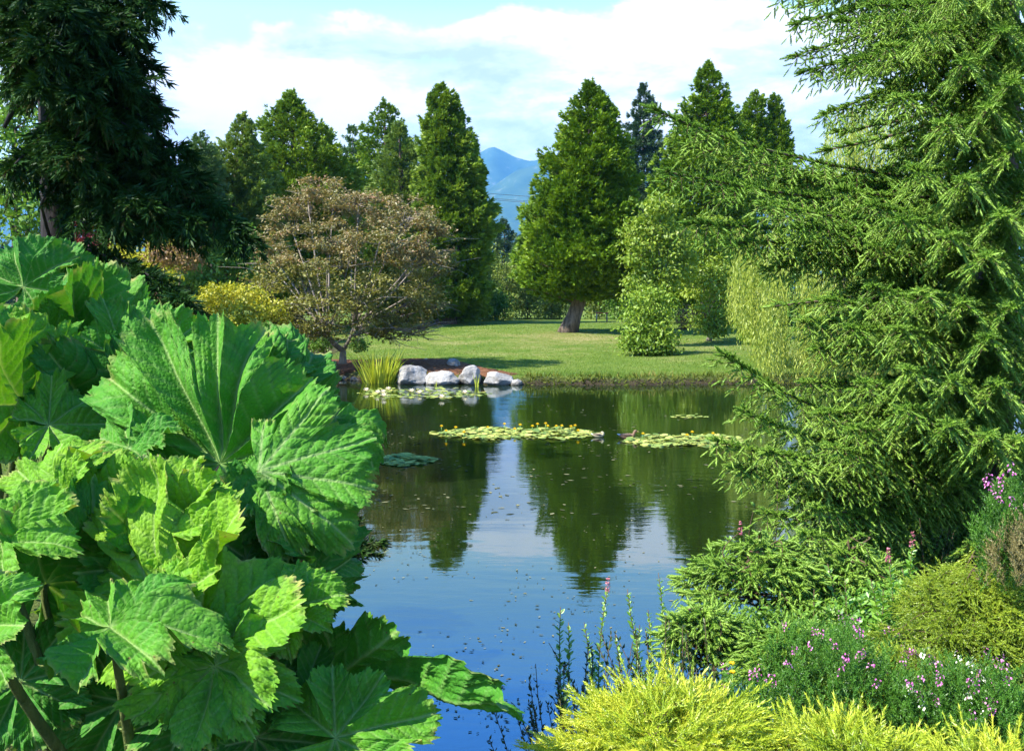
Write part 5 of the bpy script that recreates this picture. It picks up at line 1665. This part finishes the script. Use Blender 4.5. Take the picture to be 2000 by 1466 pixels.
#PART4
# ------------------------------------------------------------------ gunnera
def gunnera_material():
    m, nt, out = new_mat('gunnera_leaf')
    vein = attr(nt, 'vein'); tint = attr(nt, 'tint'); edge = attr(nt, 'edge')
    geo = nt.nodes.new('ShaderNodeNewGeometry')
    pos = geo.outputs['Position']
    vor = nt.nodes.new('ShaderNodeTexVoronoi'); vor.feature = 'DISTANCE_TO_EDGE'; vor.inputs['Scale'].default_value = 38.0
    nt.links.new(pos, vor.inputs['Vector'])
    net = ramp(nt, vor.outputs[0], [(0.0, (0,) * 3), (0.22, (1,) * 3)])
    nz = noise_tex(nt, pos, 5.0, 4, 0.6)
    nf = noise_tex(nt, pos, 90.0, 3, 0.6)
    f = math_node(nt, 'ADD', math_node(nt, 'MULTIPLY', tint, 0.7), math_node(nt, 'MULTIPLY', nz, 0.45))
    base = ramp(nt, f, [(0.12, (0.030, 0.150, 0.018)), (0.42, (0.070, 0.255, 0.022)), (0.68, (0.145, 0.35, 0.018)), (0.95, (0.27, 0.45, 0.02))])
    base = mixc(nt, math_node(nt, 'MULTIPLY_ADD', net, -0.28, 0.28), base, (0.05, 0.14, 0.03))
    c = mixc(nt, math_node(nt, 'MULTIPLY', vein, 0.6), base, (0.36, 0.44, 0.17))
    sp_ = nt.nodes.new('ShaderNodeTexVoronoi'); sp_.inputs['Scale'].default_value = 17.0
    nt.links.new(pos, sp_.inputs['Vector'])
    spot = math_node(nt, 'MULTIPLY', math_node(nt, 'LESS_THAN', sp_.outputs[0], 0.10), math_node(nt, 'GREATER_THAN', nz, 0.56))
    c = mixc(nt, math_node(nt, 'MULTIPLY', spot, 0.8), c, (0.13, 0.085, 0.03))
    ed = math_node(nt, 'MULTIPLY', edge, math_node(nt, 'MULTIPLY_ADD', nz, 4.0, -1.9, True))
    c = mixc(nt, ed, c, (0.38, 0.30, 0.12))
    p = nt.nodes.new('ShaderNodeBsdfPrincipled')
    nt.links.new(c, p.inputs['Base Color'])
    p.inputs['Roughness'].default_value = 0.6
    p.inputs['Specular IOR Level'].default_value = 0.15
    b = nt.nodes.new('ShaderNodeBump')
    b.inputs['Strength'].default_value = 0.55
    b.inputs['Distance'].default_value = 0.012
    nt.links.new(math_node(nt, 'ADD', math_node(nt, 'MULTIPLY', vor.outputs[0], 1.2), math_node(nt, 'MULTIPLY', nf, .35)), b.inputs['Height'])
    nt.links.new(b.outputs[0], p.inputs['Normal'])
    tr = nt.nodes.new('ShaderNodeBsdfTranslucent')
    nt.links.new(mixc(nt, 1.0, c, (1.25, 1.25, .45), 'MULTIPLY'), tr.inputs[0])
    mx = nt.nodes.new('ShaderNodeMixShader'); mx.inputs[0].default_value = 0.21
    nt.links.new(p.outputs[0], mx.inputs[1]); nt.links.new(tr.outputs[0], mx.inputs[2])
    nt.links.new(mx.outputs[0], out.inputs[0])
    return m
GUN = gunnera_material()
M['stalk'] = bark('gunnera_stalk', (0.06, 0.10, 0.02), (0.17, 0.19, 0.05), 20)

def gunnera_leaf(root, px, py, D, Rpx, N, tip, crown, seed, cup=.22, fold=.10, pleat=.19, ruffle=.065, droop=.16, tint=.4, lobes=None, wide=1.0, floor=.58, stalk=True, foldx=0.0, label=None):
    rng = np.random.default_rng(seed)
    O = at(px, py, D)
    R = Rpx * D / FPX
    n = nrm(np.array([N[0], -N[2], N[1]], float))
    a = math.radians(tip)
    y = np.array([math.cos(a), 0, math.sin(a)])
    y = nrm(y - n * (y @ n))
    x = np.cross(y, n)
    # lobes: (angle from the tip, relative length, half width), degrees
    if lobes is None:
        lobes = [(0, 1.0, 29), (40, .97, 27), (-41, .96, 27), (82, .9, 28), (-83, .88, 28), (122, .74, 26), (-123, .72, 26), (152, .55, 22), (-152, .53, 22)]
    lobes = [(l[0] + rng.normal() * 3, l[1] * rng.uniform(.92, 1.06), l[2]) for l in lobes]
    la = np.radians([l[0] for l in lobes]); ll = np.array([l[1] for l in lobes]) * R; lw = np.radians([l[2] for l in lobes])
    NT, NR = 560, 52
    th = np.linspace(-math.radians(166), math.radians(166), NT)
    prof = []
    for p_, l_, w_ in zip(la, ll, lw):
        t = (th - p_) / w_
        prof.append(l_ * np.clip(1 - np.abs(t) ** 3.4, 0, None) ** .45)
    prof = np.array(prof)
    ro = np.maximum(prof.max(0), floor * R)
    # sharp teeth, big and small
    ph = rng.uniform(0, 6.28)
    saw = lambda u: np.abs((u % 1) * 2 - 1)
    ro = ro * (1 + .04 * np.abs(np.sin(th * 9.5 + ph)) + .045 * (saw(th * 11 + 2 * np.sin(th * 3 + ph)) - .5) + .035 * (saw(th * 27 + ph) - .5) + .014 * rng.normal(size=NT))
    rho = np.linspace(0, 1, NR) ** .85
    r = rho[:, None] * ro[None, :]
    T = np.broadcast_to(th, r.shape)
    # which lobe each point belongs to (nearest axis, weighted by width)
    k = np.argmin(np.abs(T[None] - la[:, None, None]), 0)
    dth = T - la[k]
    u = r * np.cos(dth); v = r * np.sin(dth)
    av = np.abs(v)
    L_ = ll[k]
    sp = .125 * R
    off = np.where(v > 0, .5, 0.0) + k * .37
    phase = (u - .85 * av) / sp + off
    fr = phase - np.round(phase)
    dist2 = np.abs(fr) * sp * .76
    fade = sstep(.02 * R, .12 * R, r)
    vmain = np.exp(-(av / (.009 * R * (1.15 - .75 * np.clip(u / L_, 0, 1)) + .003)) ** 2)
    vsec = np.exp(-(dist2 / (.0065 * R + .001)) ** 2) * .42 * fade * sstep(1.05, .8, u / L_)
    vein = np.clip(np.maximum(vmain, vsec) * (.9 + .1 * rng.random()), 0, 1)
    # relief
    puck = ((np.abs(np.sin(math.pi * phase)) + 1e-4) ** .65 - .5) * np.minimum(1, av / (.12 * R)) * .016 * R * fade
    sub = (u * .9 + av * 1.1) / (sp * .42)
    puck += .0015 * R * np.sin(6.283 * sub) * np.minimum(1, av / (.06 * R)) * fade
    groove = -.020 * R * np.exp(-(av / (.035 * R)) ** 2) * fade - .007 * R * np.exp(-(dist2 / (.012 * R)) ** 2) * fade
    halfw = np.minimum(.30 * R, r * math.tan(math.radians(19)) + 1e-4)
    vshape = pleat * R * (av / halfw) ** 1.1 * np.minimum(1, r / (.5 * R))
    q = r / R
    z = cup * R * q ** 2 - droop * R * q ** 4 * 1.0 + vshape + puck + groove
    # each lobe lifts or drops on its own
    lift = rng.normal(size=len(lobes)) * .17
    z += lift[k] * R * q ** 2
    # ruffled rim and slow waves
    nz = np.array([[mnoise.noise(Vector((math.cos(t) * 2.2 * rr_, math.sin(t) * 2.2 * rr_, seed * 1.7))) for t in th[::8]] for rr_ in (rho[::4] * 1.0)])
    from_t = np.interp(np.arange(NT), np.arange(0, NT, 8), np.arange(len(th[::8])))
    from_r = np.interp(np.arange(NR), np.arange(0, NR, 4), np.arange(len(rho[::4])))
    i0 = np.clip(from_r.astype(int), 0, nz.shape[0] - 2); j0 = np.clip(from_t.astype(int), 0, nz.shape[1] - 2)
    fi = np.clip(from_r - i0, 0, 1)[:, None]; fj = np.clip(from_t - j0, 0, 1)[None]
    nzz = nz[i0][:, j0] * (1 - fi) * (1 - fj) + nz[i0 + 1][:, j0] * fi * (1 - fj) + nz[i0][:, j0 + 1] * (1 - fi) * fj + nz[i0 + 1][:, j0 + 1] * fi * fj
    z += .28 * R * nzz * q ** 1.2
    rim = np.exp(-((1 - rho[:, None]) / .13) ** 2)
    z += ruffle * R * rim * (np.sin(T * 19 + ph * 2) * .5 + np.sin(T * 31 + ph) * .4 + .5 * np.sin(T * 47 + 3 * ph)) * (.6 + .8 * np.abs(nzz) * 2)
    X = r * np.sin(T) * wide; Yl = r * np.cos(T)
    z += foldx * np.abs(X)                      # whole blade folded along its midrib
    # fold angle keeps width: pull sides in
    X = X * (1 - .25 * min(1, abs(foldx)))
    Wp = O + X[..., None] * x + Yl[..., None] * y + z[..., None] * n
    i, j = np.meshgrid(np.arange(NR - 1), np.arange(NT - 1), indexing='ij')
    Q = np.stack([i * NT + j, i * NT + j + 1, (i + 1) * NT + j + 1, (i + 1) * NT + j], -1).reshape(-1, 4)
    s = Soup()
    s.add(Wp.reshape(-1, 3), Q, None, tint)
    edge = np.broadcast_to(np.exp(-((1 - rho) / .05) ** 2)[:, None], r.shape)
    lf = s.build('leaf', GUN, root, True, extra={'vein': vein.ravel(), 'edge': edge.ravel()})
    if label: lf['label'] = label
    if stalk:
        c = np.array(crown, float) + np.append(rng.normal(size=2) * .10, 0)
        b = O - n * .012 * R
        ctrl = b - n * .30 * R - np.array([0, 0, .25])
        t = np.linspace(0, 1, 14)[:, None]
        pts = b * (1 - t) ** 2 + 2 * ctrl * t * (1 - t) + c * t ** 2
        st = Soup(); st.tube(pts, np.linspace(.013, .034, 14), 9)
        st.build('stalk', M['stalk'], lf, True)
    return lf

def gunnera():
    cA = np.array([-1.35, 4.5, gz(-1.35, 4.5)])
    cA = np.array([(230 - 1000) / FPX * 4.7, 4.7, 0]); cA[2] = gz(cA[0], cA[1])
    A = thing('gunnera_plant', 'giant gunnera in the left foreground with broad sunlit leaves and thick stalks', 'gunnera', cA)
    g = lambda *a, **k: gunnera_leaf(A, *a[:6], cA, *a[6:], **k)
    # hero leaf and its neighbour
    g(431, 905, 5.0, 275, (-.12, .42, .9), 100, 1, cup=.22, pleat=.30, floor=.36, droop=.10, tint=.34, ruffle=.03,
      lobes=[(-22, 1.16, 16), (-47, 1.1, 19), (3, 1.04, 15), (22, 1.06, 16), (52, .95, 24), (-84, .62, 24), (84, .7, 20), (-125, .4, 26), (120, .36, 26)])
    g(506, 919, 4.62, 236, (.10, .50, .86), -4, 2, cup=-.05, pleat=-.03, droop=.10, tint=.40, ruffle=.035,
      lobes=[(0, .98, 23), (30, .98, 24), (-32, .96, 22), (62, .80, 26), (-62, .92, 20), (98, .42, 22), (-95, .5, 20)], floor=.16)
    # bright tall leaf below
    g(300, 1172, 4.15, 285, (-.45, .45, .78), 72, 3, cup=.28, pleat=.12, droop=.05, tint=.78, ruffle=.03,
      lobes=[(0, .95, 22), (30, 1.0, 19), (-30, .98, 22), (58, .8, 22), (-58, .85, 22), (-92, .6, 24), (92, .5, 24), (-130, .4, 22), (130, .35, 22)])
    # right-pointing leaf under it
    g(386, 1250, 3.95, 245, (-.25, .62, .75), 8, 4, cup=.10, pleat=.05, droop=.14, tint=.66, ruffle=.04)
    g(100, 985, 4.5, 145, (-.5, .45, .75), 75, 5, cup=.25, pleat=.10, tint=.72, ruffle=.05)
    g(175, 1000, 4.6, 150, (-.4, .45, .8), 92, 25, cup=.25, pleat=.12, tint=.7, ruffle=.05)
    g(0, 1060, 4.1, 165, (-.25, .75, .6), 42, 6, cup=.1, droop=.2, tint=.55, ruffle=.06)
    g(-35, 1215, 3.5, 150, (-.35, .5, .8), -48, 7, cup=.05, droop=.15, tint=.42, ruffle=.06)
    g(215, 1225, 3.7, 190, (-.30, .88, .38), -12, 8, cup=.1, droop=.3, tint=.38, ruffle=.09)
    g(420, 1300, 3.85, 165, (-.2, .6, .75), -58, 9, cup=.0, droop=.15, tint=.5, ruffle=.05)
    g(655, 1440, 3.9, 205, (.0, .55, .82), 14, 10, cup=.05, droop=.12, tint=.42, ruffle=.03,
      lobes=[(0, 1.06, 28), (38, .9, 26), (-42, .78, 24), (-88, .66, 26), (80, .8, 28), (-130, .5, 24), (120, .6, 24)])
    g(580, 1385, 4.2, 130, (.1, .65, .7), 75, 11, cup=.1, droop=.12, tint=.35, ruffle=.04)
    # long dark leaf seen from below, arching out to the right
    g(650, 1325, 4.5, 400, (.28, .42, -.85), 23, 12, cup=.0, droop=.12, tint=.28, pleat=.06, ruffle=.04, floor=.22, label='dark arching leaf seen from below',
      lobes=[(0, 1.02, 18), (26, .66, 22), (60, .50, 26), (98, .60, 26), (138, .42, 26), (-36, .24, 24), (-80, .2, 30), (-130, .2, 30)])
    # right rear
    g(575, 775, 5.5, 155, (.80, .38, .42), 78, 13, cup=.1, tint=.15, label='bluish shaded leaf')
    g(655, 815, 5.2, 112, (.28, .88, .34), 20, 14, cup=-.1, droop=.35, tint=.35, ruffle=.06)
    g(545, 730, 5.4, 100, (.75, .3, .55), 95, 15, cup=.1, tint=.3)
    g(250, 875, 4.85, 110, (-.2, .85, .45), 110, 16, cup=.05, droop=.2, tint=.3, ruffle=.05)
    g(560, 1010, 4.75, 150, (.75, -.35, .55), -30, 17, cup=-.1, tint=.12)
    g(625, 1130, 4.7, 150, (.90, .15, .25), 75, 18, cup=.1, tint=.12)
    # shaded lower leaves
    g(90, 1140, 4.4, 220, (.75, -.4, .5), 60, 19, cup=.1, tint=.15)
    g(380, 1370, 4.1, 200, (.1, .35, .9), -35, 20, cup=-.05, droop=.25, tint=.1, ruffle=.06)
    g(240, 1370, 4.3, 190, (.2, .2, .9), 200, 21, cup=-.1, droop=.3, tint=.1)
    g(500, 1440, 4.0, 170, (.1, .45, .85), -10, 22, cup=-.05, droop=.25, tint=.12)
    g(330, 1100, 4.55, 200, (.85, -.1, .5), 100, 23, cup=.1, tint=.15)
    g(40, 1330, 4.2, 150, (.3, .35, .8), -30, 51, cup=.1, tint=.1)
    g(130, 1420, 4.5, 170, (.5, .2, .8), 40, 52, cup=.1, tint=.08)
    g(560, 1190, 4.1, 120, (-.15, .7, .6), 15, 53, cup=.1, droop=.25, tint=.6, ruffle=.07)
    g(330, 1030, 4.35, 150, (-.35, .5, .75), 85, 54, cup=.3, pleat=.25, tint=.75)
    g(480, 1090, 4.6, 200, (.85, -.1, .5), 40, 24, cup=.1, tint=.12)

    cB = np.array([(-40 - 1000) / FPX * 6.2, 6.2, 0]); cB[2] = gz(cB[0], cB[1])
    Bp = thing('gunnera_plant', 'rear gunnera at the left edge with cupped leaves below the dark conifer', 'gunnera', cB)
    g = lambda *a, **k: gunnera_leaf(Bp, *a[:6], cB, *a[6:], **k)
    g(45, 560, 7.0, 120, (-.1, .45, .9), 80, 31, cup=.1, tint=.1)
    g(110, 560, 7.1, 95, (.1, .4, .9), 75, 32, cup=.1, tint=.08)
    g(190, 690, 6.3, 175, (.80, .25, .52), 72, 33, cup=.45, tint=.35, ruffle=.07)
    g(250, 705, 6.0, 140, (.30, .60, .75), 40, 34, cup=.3, tint=.35, ruffle=.08)
    g(80, 720, 6.2, 185, (.96, .0, .22), 85, 35, cup=.35, tint=.12, ruffle=.06)
    g(50, 790, 5.4, 190, (.92, .12, .36), 88, 36, cup=.3, pleat=.12, tint=.55, ruffle=.06)
    g(95, 830, 5.2, 120, (.35, .70, .60), 28, 37, cup=.05, droop=.2, tint=.5, ruffle=.07)
    g(-30, 700, 5.6, 130, (.3, .5, .8), 70, 38, cup=.2, tint=.35, ruffle=.06)
    g(170, 800, 5.8, 180, (.9, -.3, .3), 80, 39, cup=.1, tint=.05)
    g(330, 690, 6.2, 90, (.1, .6, .8), 60, 40, cup=.2, tint=.3, ruffle=.06)
gunnera()
for m_ in bpy.data.materials:
    pass

# ------------------------------------------------------------------ air: blue haze over the distance
def haze():
    s = Soup()
    box(s, (0, 0, 690), (24000, 24000, 1400))
    m, nt, out = new_mat('air_haze')
    v = nt.nodes.new('ShaderNodeVolumePrincipled')
    v.inputs['Color'].default_value = (0.16, 0.52, 1.0, 1)
    v.inputs['Density'].default_value = 0.000085
    v.inputs['Anisotropy'].default_value = 0.0
    nt.links.new(v.outputs[0], out.inputs['Volume'])
    o = s.build('haze', m)
    o['kind'] = 'stuff'
    o['label'] = 'thin blue air between garden and mountains'
    o['category'] = 'haze'
haze()
